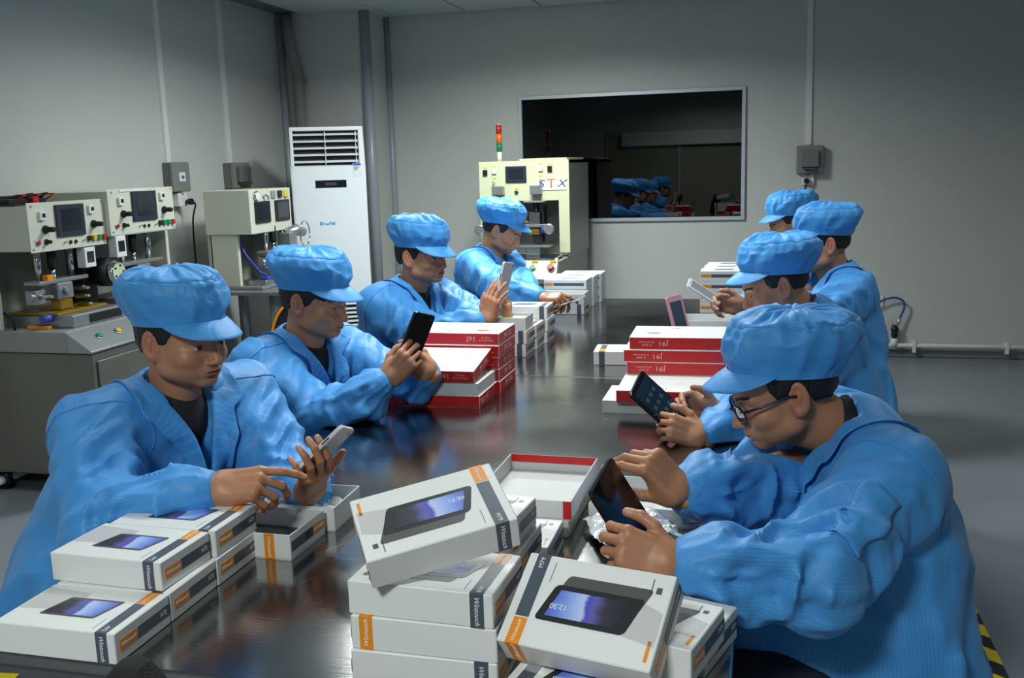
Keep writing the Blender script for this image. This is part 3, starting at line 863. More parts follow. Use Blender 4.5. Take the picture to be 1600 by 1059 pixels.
PM = {}
def plate(key, poly, m, th=.0003):
    """thin printed patch, polygon in its own XY plane"""
    if key not in PM:
        q = MB(); q.prism(poly, (0, 0, 0), (1, 0, 0), (0, 1, 0), (0, 0, th)); PM[key] = q.mesh('print', m)
    return PM[key]

def rect(x0, x1, y0, y1):
    return [(x0, y0), (x1, y0), (x1, y1), (x0, y1)]

def rrect(x0, x1, y0, y1, r, skew=0.0):
    pts = []
    for cx, cy, a0 in ((x1 - r, y0 + r, -90), (x1 - r, y1 - r, 0), (x0 + r, y1 - r, 90), (x0 + r, y0 + r, 180)):
        for k in range(4):
            a = math.radians(a0 + 30 * k); pts.append((cx + r * math.cos(a), cy + r * math.sin(a)))
    return [(x + skew * y, y) for x, y in pts]

TOPF = lambda z: frame((0, 0, z), (1, 0, 0), (0, 1, 0))
BL, BW, BH = .225, .145, .052

def body_mesh(key, L, W, H, m, mis=None):
    if key not in PM:
        q = MB(); q.box((-L / 2, -W / 2, 0), (L / 2, W / 2, H), mis=mis); PM[key] = q.mesh('carton', m, .0016)
    return PM[key]

BRAND = 'Wintouch'
def tablet_box(M, label, model='A72', pic=True, group='white tablet boxes', far=False, hband=0):
    """closed white tablet carton; M = placement of the bottom centre"""
    L, W, H = BL, BW, BH
    t = obj('tablet_box', body_mesh('tb', L, W, H, m_card)); t.matrix_world = M
    tag(t, label, 'box', group)
    if hband:      # colour strip along the long sides instead of round the lid
        for sgn in (1, -1):
            Mf = frame((0, -sgn * W / 2, 0), (sgn, 0, 0), (0, 0, 1))
            obj('orange_band', plate('hb_o', rect(-.110, -.062, .020, .036), m_or), t, M=Mf)
            obj('grey_band', plate('hb_g', rect(-.060, .100, .020, .036), m_gr), t, M=Mf)
        obj('tablet_picture', plate('tp_h', rrect(-.045, .045, -.022, .026, .004, .3), mat('print_teal_grey', srgb(120, 140, 140), .4)), t, M=TOPF(H))
        return t
    xb0, xb1 = .078, .099        # colour band on the lid
    obj('grey_band', plate('g_top', rect(xb0, xb1, -W / 2, .030), m_gr), t, M=TOPF(H))
    obj('orange_band', plate('o_top', rect(xb0, xb1, .032, W / 2), m_or), t, M=TOPF(H))
    obj('grey_band', plate('g_front', rect(xb0, xb1, 0, H), m_gr), t, M=frame((0, -W / 2, 0), (1, 0, 0), (0, 0, 1)))
    obj('orange_band', plate('o_back', rect(-xb1, -xb0, 0, H), m_or), t, M=frame((0, W / 2, 0), (-1, 0, 0), (0, 0, 1)))
    for s in (1, -1):
        Ms = frame((s * L / 2, 0, 0), (0, s, 0), (0, 0, 1))
        a, c = (-W / 2 + .012, -W / 2 + .056) if s > 0 else (W / 2 - .056, W / 2 - .012)
        if model == 'M79' and s < 0:
            a, c = -W / 2 + .012, -W / 2 + .056
        obj('orange_band', plate(('o_s', a, s), rect(a, c, .016, .036), m_or), t, M=Ms)
        g0, g1 = (c + .002, W / 2) if a < 0 else (-W / 2, a - .002)
        obj('grey_band', plate(('g_s', a, s), rect(g0, g1, .016, .036), m_gr), t, M=Ms)
        if not far:
            obj('lettering', text_mesh(BRAND, .0095, m_wh, shear=.3), t, M=Ms @ Matrix.Translation(((a + c) / 2, .026, .0004)))
            obj('lettering', text_mesh(model, .011, m_wh), t, M=Ms @ Matrix.Translation((g1 - .018, .026, .0004)))
    if far:
        obj('tablet_picture', plate('tp_far', rrect(-.05, .045, -.02, .03, .004, .3), m_tabg), t, M=TOPF(H))
        return t
    R90 = Matrix.Rotation(-math.pi / 2, 4, 'Z')
    xm = (xb0 + xb1) / 2
    obj('lettering', text_mesh(BRAND, .0085, m_wh, shear=.3), t, M=TOPF(H) @ Matrix.Translation((xm, .053, .0004)) @ R90)
    obj('lettering', text_mesh(model, .010, m_wh), t, M=TOPF(H) @ Matrix.Translation((xm, -.058, .0004)) @ R90)
    obj('lettering', text_mesh(BRAND, .0108, m_wh, shear=.3), t, M=frame((xm, -W / 2 - .0004, H / 2), (0, 0, -1), (1, 0, 0)))
    obj('lettering', text_mesh(BRAND, .0108, m_wh, shear=.3), t, M=frame((xm, W / 2 + .0004, H / 2), (0, 0, 1), (1, 0, 0)))
    T0 = TOPF(H)
    if pic and model == 'A72':
        obj('picture_fade', plate('fade', [(-.108, -.02), (-.02, -.01), (-.02, .05), (-.108, .06)], m_shade), t, M=T0)
        p = obj('tablet_picture', plate('tabA', rrect(-.052, .052, -.032, .032, .005, .25), m_tabg, .0004), t, M=T0)
        obj('screen_picture', plate('scrA', [(-.054, -.026), (.040, -.026), (.053, .026), (-.041, .026)], m_pic, .0002), p, M=Matrix.Translation((0, 0, .0004)))
    elif pic:
        obj('picture_fade', plate('fadeM', [(-.108, -.012), (-.06, -.03), (-.06, .03), (-.108, .038)], m_shade), t, M=T0)
        p = obj('tablet_back_picture', plate('tabMb', rrect(-.072, .055, -.045, -.005, .006, .35), m_tabg, .0003), t, M=T0)
        p = obj('tablet_picture', plate('tabM', rrect(-.072, .062, -.028, .030, .007, .30), m_tabk, .0005), t, M=T0)
        obj('screen_picture', plate('scrM', [(-.06, -.020), (.044, -.020), (.057, .022), (-.047, .022)], m_pic, .0002), p, M=Matrix.Translation((0, 0, .0005)))
        obj('lettering', text_mesh('12:30', .012, m_wh), p, M=Matrix.Translation((.040, .006, .0008)) @ Matrix.Rotation(0, 4, 'Z'))
        obj('orange_tag', plate('otag', [(-.104, .030), (-.099, .030), (-.099, .060), (-.104, .060)], m_or), t, M=T0)
        obj('small_mark', plate('smark', rect(-.098, -.090, -.050, -.040), m_gr), t, M=T0)
        q = obj('small_print', plate('sprint', rect(-.084, -.082, -.062, -.036), m_tx), t, M=T0)
    obj('small_print', plate('sprint2', rect(.066, .0672, -.062, -.030), m_tx), t, M=T0)
    return t

def MT(x, y, z, rz=0.0, rv=None):
    M = Matrix.Translation((x, y, z))
    if rv is not None:
        v = Vector(rv)
        return M @ Matrix.Rotation(v.length, 4, v.normalized())
    return M @ Matrix.Rotation(rz, 4, 'Z')

def tray(name, M, L, W, H, label, m_out=None, m_in=None, m_rim=None, th=.003, group=None, ends=None):
    """open carton: floor and four walls"""
    t = obj(name, None); t.matrix_world = M
    tag(t, label, 'box', group)
    mo, mi = m_out or m_card, m_in or m_cardin
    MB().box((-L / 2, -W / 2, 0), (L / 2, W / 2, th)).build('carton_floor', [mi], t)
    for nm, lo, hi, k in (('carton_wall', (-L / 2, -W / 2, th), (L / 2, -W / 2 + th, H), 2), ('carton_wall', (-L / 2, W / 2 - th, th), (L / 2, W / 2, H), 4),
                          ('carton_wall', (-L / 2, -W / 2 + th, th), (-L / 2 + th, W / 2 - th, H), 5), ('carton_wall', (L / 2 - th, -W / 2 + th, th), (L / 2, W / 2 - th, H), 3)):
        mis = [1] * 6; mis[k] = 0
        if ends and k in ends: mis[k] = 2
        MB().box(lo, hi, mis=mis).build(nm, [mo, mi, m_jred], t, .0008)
    return t

JL, JW, JH = .313, .212, .040
def j_box(M, label, flip=False, oval='red', plain=False, group='red and white J91 boxes'):
    t = obj('display_box', body_mesh('jb', JL, JW, JH, [m_card, m_jred], (0, 0, 1, 1, 1, 1))); t.matrix_world = M
    tag(t, label, 'box', group)
    R = Matrix.Rotation(math.pi, 4, 'Z') if flip else Matrix.Identity(4)
    for F, x in ((frame((0, -JW / 2 - .0003, JH / 2), (1, 0, 0), (0, 0, 1)), .06 if not flip else -.05), (frame((JL / 2 + .0003, 0, JH / 2), (0, 1, 0), (0, 0, 1)), -.02)):
        obj('lettering', text_mesh('J91', .022, m_jtxt, sx=1.2), t, M=F @ Matrix.Translation((x, 0, 0)) @ R)
        for k, (s, dy) in enumerate((('J91 BASIC', .005), ('8.7 LCD Display', -.004))):
            d = .052 * (-1 if flip else 1)
            obj('lettering', text_mesh(s, .0075, m_jtxt), t, M=F @ Matrix.Translation((x + d, dy * (-1 if flip else 1), 0)) @ R)
    if not plain:
        ov = [(.024 * math.cos(a), .011 * math.sin(a) * 1.6) for a in [2 * math.pi * k / 24 for k in range(24)]]
        obj('oval_emblem', plate('ov' + oval, ov, m_jred if oval == 'red' else m_gold), t, M=frame((.085 * (-1 if flip else 1), -.05 * (1 if not flip else .6), JH), (1, 0, 0), (0, 1, 0)))
    obj('lettering', text_mesh('J91', .024, m_tx, sx=1.1), t, M=TOPF(JH + .0003) @ Matrix.Translation((-.02, -.075 if not flip else .06, 0)) @ R)
    return t

# ---- A72 cartons, near left
xa = -.963 - BL / 2
tablet_box(MT(xa, 1.262, TZ), 'lowest front A72 box at the near left table corner')
tablet_box(MT(xa, 1.409, TZ, .004), 'A72 box on the table under the front raised A72 box')
tablet_box(MT(xa + .002, 1.556, TZ, -.004), 'A72 box on the table nearest the open box, under another A72 box')
tablet_box(MT(xa - .012, 1.415, TZ + BH + .0006, -.03), 'front one of the two raised A72 boxes on the near left stack')
tablet_box(MT(xa + .0, 1.563, TZ + BH + .0006, -.01), 'rear raised A72 box beside the sleeve of the nearest left worker')

# ---- centre stack
tablet_box(MT(-.4655, 1.290, TZ, .0), 'bottom white box of the centre front stack', 'M79')
tablet_box(MT(-.4635, 1.292, TZ + .0526, math.pi - .02), 'middle white box of the centre front stack with orange band', 'M79')
tablet_box(MT(-.4655, 1.2938, TZ + .1052, -.045), 'third M79 box of the centre stack, under the tilted one', 'M79')
tablet_box(MT(-.4696, 1.303, .9742, rv=(.3521, -.0764, .5385)) @ Matrix.Translation((0, 0, -.026)), 'tilted M79 box on top of the centre front stack', 'M79')
tablet_box(MT(-.4845, 1.718, TZ, math.pi), 'single M79 box on table between the red tray and centre stack', 'M79')
tablet_box(MT(-.500, 1.565, TZ, math.pi - .02), 'lowest M79 box of the pile behind the centre stack', 'M79')
tablet_box(MT(-.496, 1.566, TZ + .0526, math.pi - .05), 'second M79 box of the pile behind the centre stack', 'M79')
tablet_box(MT(-.506, 1.562, TZ + .1052, math.pi - .10), 'top M79 box of the pile behind the tilted centre box', 'M79')

# ---- leaning boxes, front right
tablet_box(MT(-.215, 1.195, TZ, math.pi - .18), 'lowest M79 box at the front right, cut by the picture edge', 'M79')
tablet_box(MT(-.170, 1.31, TZ + .053, math.pi - .27), 'M79 box propping up the leaning M79 box at front right', 'M79')
Mq = MT(-.2226, 1.2468, .8715, rv=(.6127, -.0756, -.2167))
tablet_box(Mq @ Matrix.Rotation(math.pi, 4, 'Z') @ Matrix.Translation((0, 0, -.026)), 'leaning M79 box at front right showing tablet picture', 'M79')
tablet_box(MT(-.155, 1.43, TZ, math.pi - .3), 'M79 box on table under the seated right worker\'s hand', 'M79')

# ---- open white boxes, left
t = tray('open_box', MT(-.879 - .1125, 1.619 + .0725, TZ, -.03), BL, BW, .052, 'open white box with orange band beside the A72 stack', group='open white boxes')
MB().box((-.1, -.06, .004), (.1, .06, .014)).build('black_insert', m_tabk, t, .002)
obj('orange_band', plate('o_open', rect(.055, .077, 0, BH), m_or), t, M=frame((0, -BW / 2, 0), (1, 0, 0), (0, 0, 1)))
obj('lettering', text_mesh(BRAND, .0108, m_wh, shear=.3), t, M=frame((.066, -BW / 2 - .0004, BH / 2), (0, 0, -1), (1, 0, 0)))
Ms = frame((BL / 2, 0, 0), (0, 1, 0), (0, 0, 1))
obj('grey_band', plate('g_open', rect(-.068, .022, .016, .037), m_gr), t, M=Ms)
obj('orange_band', plate('o_open2', rect(.024, .068, .016, .037), m_or), t, M=Ms)
obj('lettering', text_mesh(BRAND, .0095, m_wh, shear=.3), t, M=Ms @ Matrix.Translation((.046, .026, .0004)) @ Matrix.Rotation(math.pi, 4, 'Z'))
obj('barcode_sticker', plate('bar_open', rect(-.012, .012, .018, .034), m_tabk), t, M=Ms @ Matrix.Translation((0, 0, .0004)))
t = tray('open_box', MT(-.862 - .1125, 1.845, TZ, .02), BL, BW, .052, 'open white box with plastic wrap behind the orange-banded open box', group='open white boxes')
m_film = mat('plastic_film', srgb(214, 218, 220), .18, bump=.6, bscale=30, spec=.6)

def crumple(name, L, W, H, m, parent, M, seed, n=16, amp=.012):
    """a crumpled sheet of wrap"""
    rnd = np.random.RandomState(seed)
    g = rnd.rand(n + 1, n + 1)
    g = (g + np.roll(g, 1, 0) + np.roll(g, 1, 1) + np.roll(g, (1, 1), (0, 1))) / 4
    vs = [((i / n - .5) * L + (rnd.rand() - .5) * L * .02, (j / n - .5) * W + (rnd.rand() - .5) * W * .02, H * (.3 + .7 * (1 - abs(2 * i / n - 1) ** 3) * (1 - abs(2 * j / n - 1) ** 3)) + (g[i, j] - .5) * amp * 4) for i in range(n + 1) for j in range(n + 1)]
    fs = [(i * (n + 1) + j, (i + 1) * (n + 1) + j, (i + 1) * (n + 1) + j + 1, i * (n + 1) + j + 1) for i in range(n) for j in range(n)]
    q = MB().add(vs, fs, 0, False)
    o = q.build(name, m, parent, fixn=False)
    sm = o.modifiers.new('thickness', 'SOLIDIFY'); sm.thickness = .0006
    if M is not None: o.matrix_local = M
    return o
o = crumple('plastic_wrap', .19, .115, .035, m_film, None, MT(-.98, 1.845, TZ + .006), 3); tag(o, 'crumpled clear plastic wrap inside the rear open box', 'plastic wrap')

# ---- red-rimmed tray on a cream box, centre
t = obj('carton', body_mesh('cream', .205, .295, .036, m_cream_card)); t.matrix_world = MT(-.468, 1.975, TZ, -.015)
tag(t, 'cream cardboard box under the red-edged open tray', 'box')
t = tray('open_tray', MT(-.465, 1.98, TZ + .0368, -.019), .21, .30, .040, 'open white tray with red edge in the table middle', m_card, m_cardin, ends=(4,))
MB().box((.088, -.1506, .002), (.1052, -.150, .040)).build('red_flap', m_jred, t)
MB().box((-.104, .1465, .022), (.104, .147 - .0001, .0405)).build('red_edge', m_jred, t)

# ---- white tray with wrap beside the nearest right worker
t = tray('open_tray', MT(-.19, 2.02, TZ, -.06), .30, .20, .038, 'open white tray under the forearms of the nearest right worker', m_card, m_cardin)
MB().box((-.02, -.05, .004), (.10, .07, .012)).build('leaflet', m_wh, t, .001)
o = crumple('plastic_bag', .17, .15, .03, m_film, None, MT(-.245, 1.86, TZ + .012, .4), 8, amp=.008); tag(o, 'clear plastic bag lying by the black tablet', 'plastic bag')

# ---- J91 boxes, left
yl, xl = 3.145, -.835 - JL / 2
for k in range(5):
    j_box(MT(xl + random.uniform(-.004, .004), yl + random.uniform(-.003, .003), TZ + k * (JH + .0006), random.uniform(-.012, .012)),
          ['lowest', 'second lowest', 'middle', 'second highest', 'topmost'][k] + ' red J91 box of the rear left J91 pile')
j_box(MT(-.848 - JL / 2, 2.93, TZ, .01), 'red J91 box at the bottom of the front left pile', flip=True)
tray('box_tray', MT(-.848 - JL / 2, 2.93, TZ + JH + .0006, .0) @ Matrix.Translation((0, 0, .038)) @ Matrix.Rotation(math.pi, 4, 'X'), .305, .205, .038, 'white tray turned over between two red J91 boxes', m_card, m_card)
j_box(MT(-.862 - JL / 2, 2.932, TZ + .081, .0) @ Matrix.Translation((0, -.106, 0)) @ Matrix.Rotation(.16, 4, 'X') @ Matrix.Translation((0, .106, 0)), 'tilted red J91 box on top of the front left pile', plain=True)

# ---- J91 boxes, right
xr = -.413 + JL / 2
tray('box_tray', MT(-.459 + .16, 2.93, TZ, .0) @ Matrix.Translation((0, 0, .039)) @ Matrix.Rotation(math.pi, 4, 'X'), .32, .205, .039, 'white tray turned over under the front right J91 box', m_card, m_card)
j_box(MT(xr, 2.905, TZ + .0396, .01), 'front right J91 box behind the black tablet of the second right worker', oval='gold', plain=False)
for k in range(5):
    j_box(MT(xr + (.0, .0, .004, -.006, .012)[k], 3.12 - .004 * (k == 3), TZ + k * (JH + .0008), (.0, .01, .006, .015, .02)[k]),
          ['lowest', 'second lowest', 'middle', 'second highest', 'topmost'][k] + ' red J91 box of the right J91 pile', flip=True, oval='gold' if k == 4 else 'red')

# ---- box with window beside it
t = obj('tablet_box', body_mesh('tb', BL, BW, BH, m_card)); t.matrix_world = MT(-.495, 3.605, TZ, .06)
tag(t, 'single white box with dark band left of the right J91 pile', 'box', 'white tablet boxes')
obj('grey_band', plate('sb_g', rect(-.092, -.070, -.018, BW / 2 - .012), m_gr), t, M=TOPF(BH))
obj('orange_band', plate('sb_o', rect(-.092, -.070, -BW / 2, -.021), m_or), t, M=TOPF(BH))
obj('grey_band', plate('sb_f', rect(-.092, -.070, 0, BH), m_gr), t, M=frame((0, -BW / 2, 0), (1, 0, 0), (0, 0, 1)))
o = MB().box((-.05, -.03, 0), (.07, .05, .0015)).build('picture_card', m_wh); o.matrix_world = MT(-.43, 3.60, TZ + BH + .0015, .1)
tag(o, 'white card with green picture on the single white box', 'card')
MB().box((-.03, -.02, .0015), (.05, .04, .002)).build('green_picture', mat('print_green', srgb(150, 180, 50), .4), o)

# ---- middle stack of white boxes on the left
xm = -.893 - BL / 2
for r, (y, n) in enumerate(((3.715, 3), (3.865, 2), (4.012, 2))):
    for k in range(n):
        top = (r == 0 and k == 2)
        lab = ['lowest', 'second', 'top'][k] + ' white box in the ' + ['front', 'middle', 'rear'][r] + ' column of the middle left stack'
        M = MT(xm + .012 * r + random.uniform(-.004, .004), y, TZ + k * (BH + .0006), random.uniform(-.02, .02) + (math.pi if (k == 2) else 0))
        if top:
            t = tray('open_box', M, BL, BW, BH, 'open white box on top of the middle left stack', group='open white boxes')
            MB().box((-.09, -.055, .004), (.09, .055, .04)).build('white_insert', m_wh, t, .003)
            MB().box((-.04, -.03, .04), (.03, .03, .046)).build('green_leaflet', MATS['print_green'], t, .001)
            obj('orange_band', plate('o_open4', rect(-.099, -.078, 0, BH), m_or), t, M=frame((0, BW / 2, 0), (-1, 0, 0), (0, 0, 1)))
        else:
            tablet_box(M, lab, far=True)
tablet_box(MT(xm + .02, 4.02, TZ + 2 * (BH + .0006), .02), 'top white box in the rear column of the middle left stack', far=True)

# ---- far stack of white boxes on the left
xf = -.845 - BL / 2
for r, (y, n) in enumerate(((4.805, 2), (4.965, 3), (5.115, 3), (5.255, 3))):
    for k in range(n):
        M = MT(xf - .01 - .012 * (r % 2) + (.03 if r == 3 else 0), y, TZ + k * (BH + .0006), random.uniform(-.02, .02) + (math.pi / 2 * 0))
        lab = ['lowest', 'second', 'top'][k] + ' white box in ' + ['the front', 'the second', 'the third', 'the rearmost'][r] + ' column of the far left stack'
        if r == 0 and k == 1:
            tray('open_box', M, BL, BW, BH, 'open white box at the front of the far left stack', group='open white boxes')
        else:
            tablet_box(M, lab, far=True, hband=int(r > 0))

# ---- far stack on the right and the long open box
for r, y in enumerate((4.895, 5.045, 5.19)):
    for k in range(4):
        tablet_box(MT(-.285 + BL / 2 + .008 * r, y, TZ + k * (BH + .0006), random.uniform(-.02, .02)), ['lowest', 'second', 'third', 'top'][k] + ' white box in the ' + ['front', 'middle', 'rear'][r] + ' column of the far right stack', far=True, hband=1)
tray('open_box', MT(-.18, 4.35, TZ, .02), .30, .20, .055, 'long open white box near the far right stack', group='open white boxes')

# ---- pink tablet leaning against the long white box
def device(name, M, L, W, T, m_body, m_front, label, cat, corner=.008, bezel=.008, m_edge=None, dark=None):
    """handheld device; local x = length, y = width, z = screen normal, origin at the centre"""
    t = obj(name, None); t.matrix_world = M
    tag(t, label, cat)
    q = MB(); q.prism(rrect(-L / 2, L / 2, -W / 2, W / 2, corner), (0, 0, -T / 2), (1, 0, 0), (0, 1, 0), (0, 0, T)); q.build('case', m_body, t, .0012)
    f = MB(); f.prism(rrect(-L / 2 + .002, L / 2 - .002, -W / 2 + .002, W / 2 - .002, corner), (0, 0, T / 2), (1, 0, 0), (0, 1, 0), (0, 0, .0006)); g = f.build('front_glass', m_front, t)
    s = MB(); s.prism(rect(-L / 2 + bezel * 1.8, L / 2 - bezel * 1.8, -W / 2 + bezel, W / 2 - bezel), (0, 0, T / 2 + .0006), (1, 0, 0), (0, 1, 0), (0, 0, .0002)); s.build('display', dark or m_dispoff, g)
    c = MB().cyl((L / 2 - .008, 0, T / 2 + .0006), (L / 2 - .008, 0, T / 2 + .0009), .0022, seg=10); c.build('camera_lens', m_black, g)
    b2 = MB().cyl((L / 2 - .014, W / 2 - .014, -T / 2 - .0008), (L / 2 - .014, W / 2 - .014, -T / 2), .0045, seg=12); b2.build('rear_camera', m_black, t)
    k = MB().box((L * .1, -W / 2 - .001, -.0015), (L * .25, -W / 2, .0015)); k.build('side_key', m_black, t)
    return t
m_dispoff = mat('display_off', srgb(16, 18, 22), .06, coat=.5)
m_dispgrey = mat('display_pale', srgb(150, 150, 154), .12, coat=.5)
m_devblack = mat('device_black', srgb(24, 25, 28), .16, coat=.4)
m_devwhite = mat('device_white', srgb(220, 220, 222), .28)
m_glassblk = mat('device_glass_black', srgb(12, 13, 16), .05, coat=.6)
m_pink = mat('device_pink', srgb(226, 160, 178), .35)
device('pink_tablet', frame((-.345, 4.205, .838), (-.25, .1, .95), (-.55, -.83, -.05)), .17, .105, .009, m_pink, m_pink, 'pink tablet leaning against the long white box', 'tablet', .01, .014, dark=mat('display_grey2', srgb(70, 72, 76), .2))

# ---- black chair with yellow edging behind the second left worker, and a dark chair at the near table end
m_fab = mat('black_mesh_fabric', srgb(16, 16, 17), .8, bump=.4, bscale=400)
def back_curve(w, h, n=20, ex=.6):
    pts = []
    for k in range(n + 1):
        a = math.pi * k / n
        pts.append((-w / 2 * math.copysign(abs(math.cos(a)) ** ex, math.cos(a)), h * math.sin(a) ** ex if 0 < k < n else 0.0))
    return pts
def chair(loc, rz, label, zb, zt, w, edged, ex=.6):
    t = empty('office_chair', loc, rz); tag(t, label, 'chair')
    pts = [(x, y) for x, y in back_curve(w, zt - zb, 20, ex)]
    q = MB(); q.prism(pts, (-.20, 0, zb), (0, 1, 0), (0, 0, 1), (.035, 0, 0)); q.build('backrest', m_fab, t, .012, 3)
    if edged:
        MB().tube([(-.162, x * .98, zb + y * .985) for x, y in pts], .006, 8).build('yellow_piping', m_orange if edged == 1 else m_ybtn, t)
    MB().lathe([(.05, .44), (.21, .44), (.225, .46), (.22, .49), (.18, .50)], (.05, 0, 0), 24).build('seat', m_fab, t)
    MB().box((-.215, -.025, .40), (-.20, .025, zb + .08)).build('back_bar', m_black, t, .003)
    MB().box((-.21, -.03, .40), (.05, .03, .43)).build('seat_bar', m_black, t, .003)
    MB().cyl((.05, 0, .07), (.05, 0, .44), .025).build('gas_column', m_black, t)
    for k in range(5):
        a = 2 * math.pi * k / 5 + .3
        lg = MB().tube([(.05, 0, .09), (.05 + .25 * math.cos(a), .25 * math.sin(a), .06)], [.022, .014], 10).build('leg', m_black, t)
        MB().lathe([(.02, -.011), (.026, -.006), (.026, .006), (.02, .011)], (.05 + .26 * math.cos(a), .26 * math.sin(a), .026), 14, axis=(-math.sin(a), math.cos(a), 0)).build('caster', m_black, lg)
    return t
chair((-1.59, 3.21, 0), -1.0, 'black office chair with yellow edging behind the second left worker', .62, 1.02, .32, 1)
chair((-.63, .985, 0), math.pi / 2, 'dark chair back at the very bottom of the picture by the near table edge', .55, 1.005, .20, 0, 1.0)
# ================================================================== people: signed-distance modelling
F32 = np.float32

def V(*a):
    return np.array(a, F32)

def unit(v):
    v = np.asarray(v, float)
    return (v / (np.linalg.norm(v) + 1e-12)).astype(F32)

def smin(a, b, k):
    h = np.clip(.5 + .5 * (b - a) / k, 0, 1)
    return b + (a - b) * h - k * h * (1 - h)

def smax(a, b, k):
    return -smin(-a, -b, k)

def cone(p, a, b, ra, rb):
    a = np.asarray(a, F32); b = np.asarray(b, F32)
    ba = b - a
    pa = p - a
    t = np.clip(pa @ ba / max(float(ba @ ba), 1e-12), 0, 1)
    return np.linalg.norm(pa - t[:, None] * ba, axis=1) - (ra + (rb - ra) * t)

def ell(p, c, r):
    q = p - np.asarray(c, F32)
    r = np.asarray(r, F32)
    k0 = np.linalg.norm(q / r, axis=1)
    k1 = np.linalg.norm(q / (r * r), axis=1) + 1e-9
    return k0 * (k0 - 1) / k1

_rs = np.random.RandomState(11)
_NT = _rs.rand(32, 32, 32).astype(F32)

_NF = _NT.ravel()
# corner values packed side by side, so one gather reads a whole cell
_NC = np.stack([np.roll(_NT, (-i, -j, -k), (0, 1, 2)).ravel() for i in (0, 1) for j in (0, 1) for k in (0, 1)], 1).copy()

def vnoise(q):
    q = np.asarray(q, F32)
    fl = np.floor(q)
    f = q - fl
    f = f * f * (3 - 2 * f)
    i = fl.astype(np.int32) & 31
    c = _NC[(i[:, 0] << 10) | (i[:, 1] << 5) | i[:, 2]]
    fx, fy, fz = f[:, 0:1], f[:, 1:2], f[:, 2:3]
    c = c[:, :4] + (c[:, 4:] - c[:, :4]) * fx
    c = c[:, :2] + (c[:, 2:] - c[:, :2]) * fy
    return c[:, 0] + (c[:, 1] - c[:, 0]) * fz[:, 0]

def ridge(q):
    n = vnoise(q)
    r = 1 - np.abs(2 * n - 1) * 2.2
    return np.clip(r, -.4, 1)

def surface(sdf, lo, hi, h):
    """surface nets on a narrow band; returns vertices and quads"""
    lo = np.asarray(lo, float); hi = np.asarray(hi, float)
    B = 4
    n = np.maximum(((hi - lo) / (h * B)).astype(int) + 2, 2)
    ax = [lo[k] + (np.arange(n[k]) + .5) * h * B for k in range(3)]
    G = np.stack(np.meshgrid(*ax, indexing='ij'), -1).reshape(-1, 3).astype(F32)
    dc = sdf(G).reshape(n)
    near = np.abs(dc) < h * B * 1.6
    val = np.where(dc > 0, F32(1), F32(-1)).repeat(B, 0).repeat(B, 1).repeat(B, 2)
    msk = near.repeat(B, 0).repeat(B, 1).repeat(B, 2)
    idx = np.argwhere(msk)
    P = (lo + (idx + .5) * h).astype(F32)
    val = val.astype(F32)
    d = np.empty(len(P), F32)
    for s in range(0, len(P), 400000):
        d[s:s + 400000] = sdf(P[s:s + 400000])
    val[msk] = d
    S = val < 0
    # cells with a sign change
    c = S[:-1, :-1, :-1]
    corners = [(i, j, k) for i in (0, 1) for j in (0, 1) for k in (0, 1)]
    cnt = np.zeros(c.shape, np.int8)
    sh = val.shape
    def sub(A, o):
        return A[o[0]:sh[0] - 1 + o[0], o[1]:sh[1] - 1 + o[1], o[2]:sh[2] - 1 + o[2]]
    for o in corners:
        cnt += sub(S, o)
    mix = (cnt > 0) & (cnt < 8)
    ci = np.argwhere(mix)
    vid = -np.ones(c.shape, np.int64)
    vid[mix] = np.arange(len(ci))
    acc = np.zeros((len(ci), 3)); num = np.zeros(len(ci))
    cv = {o: val[ci[:, 0] + o[0], ci[:, 1] + o[1], ci[:, 2] + o[2]] for o in corners}
    for o in corners:
        for k in range(3):
            if o[k] == 0:
                q = list(o); q[k] = 1; q = tuple(q)
                a, b = cv[o], cv[q]
                m = (a < 0) != (b < 0)
                t = np.where(m, a / np.where(m, a - b, 1), 0)
                pt = np.tile(np.array(o, float), (len(ci), 1)); pt[:, k] = t
                acc[m] += pt[m]; num[m] += 1
    verts = lo + (ci + acc / num[:, None] + .5) * h
    quads = []
    for k in range(3):
        a = [slice(None)] * 3; b = [slice(None)] * 3
        a[k] = slice(0, -1); b[k] = slice(1, None)
        A, Bv = S[tuple(a)], S[tuple(b)]
        e = np.argwhere(A != Bv)
        u, v = [x for x in range(3) if x != k]
        ok = (e[:, u] > 0) & (e[:, v] > 0) & (e[:, u] < sh[u] - 1) & (e[:, v] < sh[v] - 1)
        e = e[ok]
        fl = A[tuple(a[0:0]) if False else (e[:, 0], e[:, 1], e[:, 2])]
        def g(du, dv):
            q = e.copy(); q[:, u] -= du; q[:, v] -= dv
            return vid[q[:, 0], q[:, 1], q[:, 2]]
        Q = np.stack([g(1, 1), g(0, 1), g(0, 0), g(1, 0)], 1)
        if k == 1:
            fl = ~fl
        Q[~fl] = Q[~fl][:, ::-1]
        quads.append(Q)
    quads = np.concatenate(quads)
    quads = quads[(quads >= 0).all(1)]
    return verts, quads

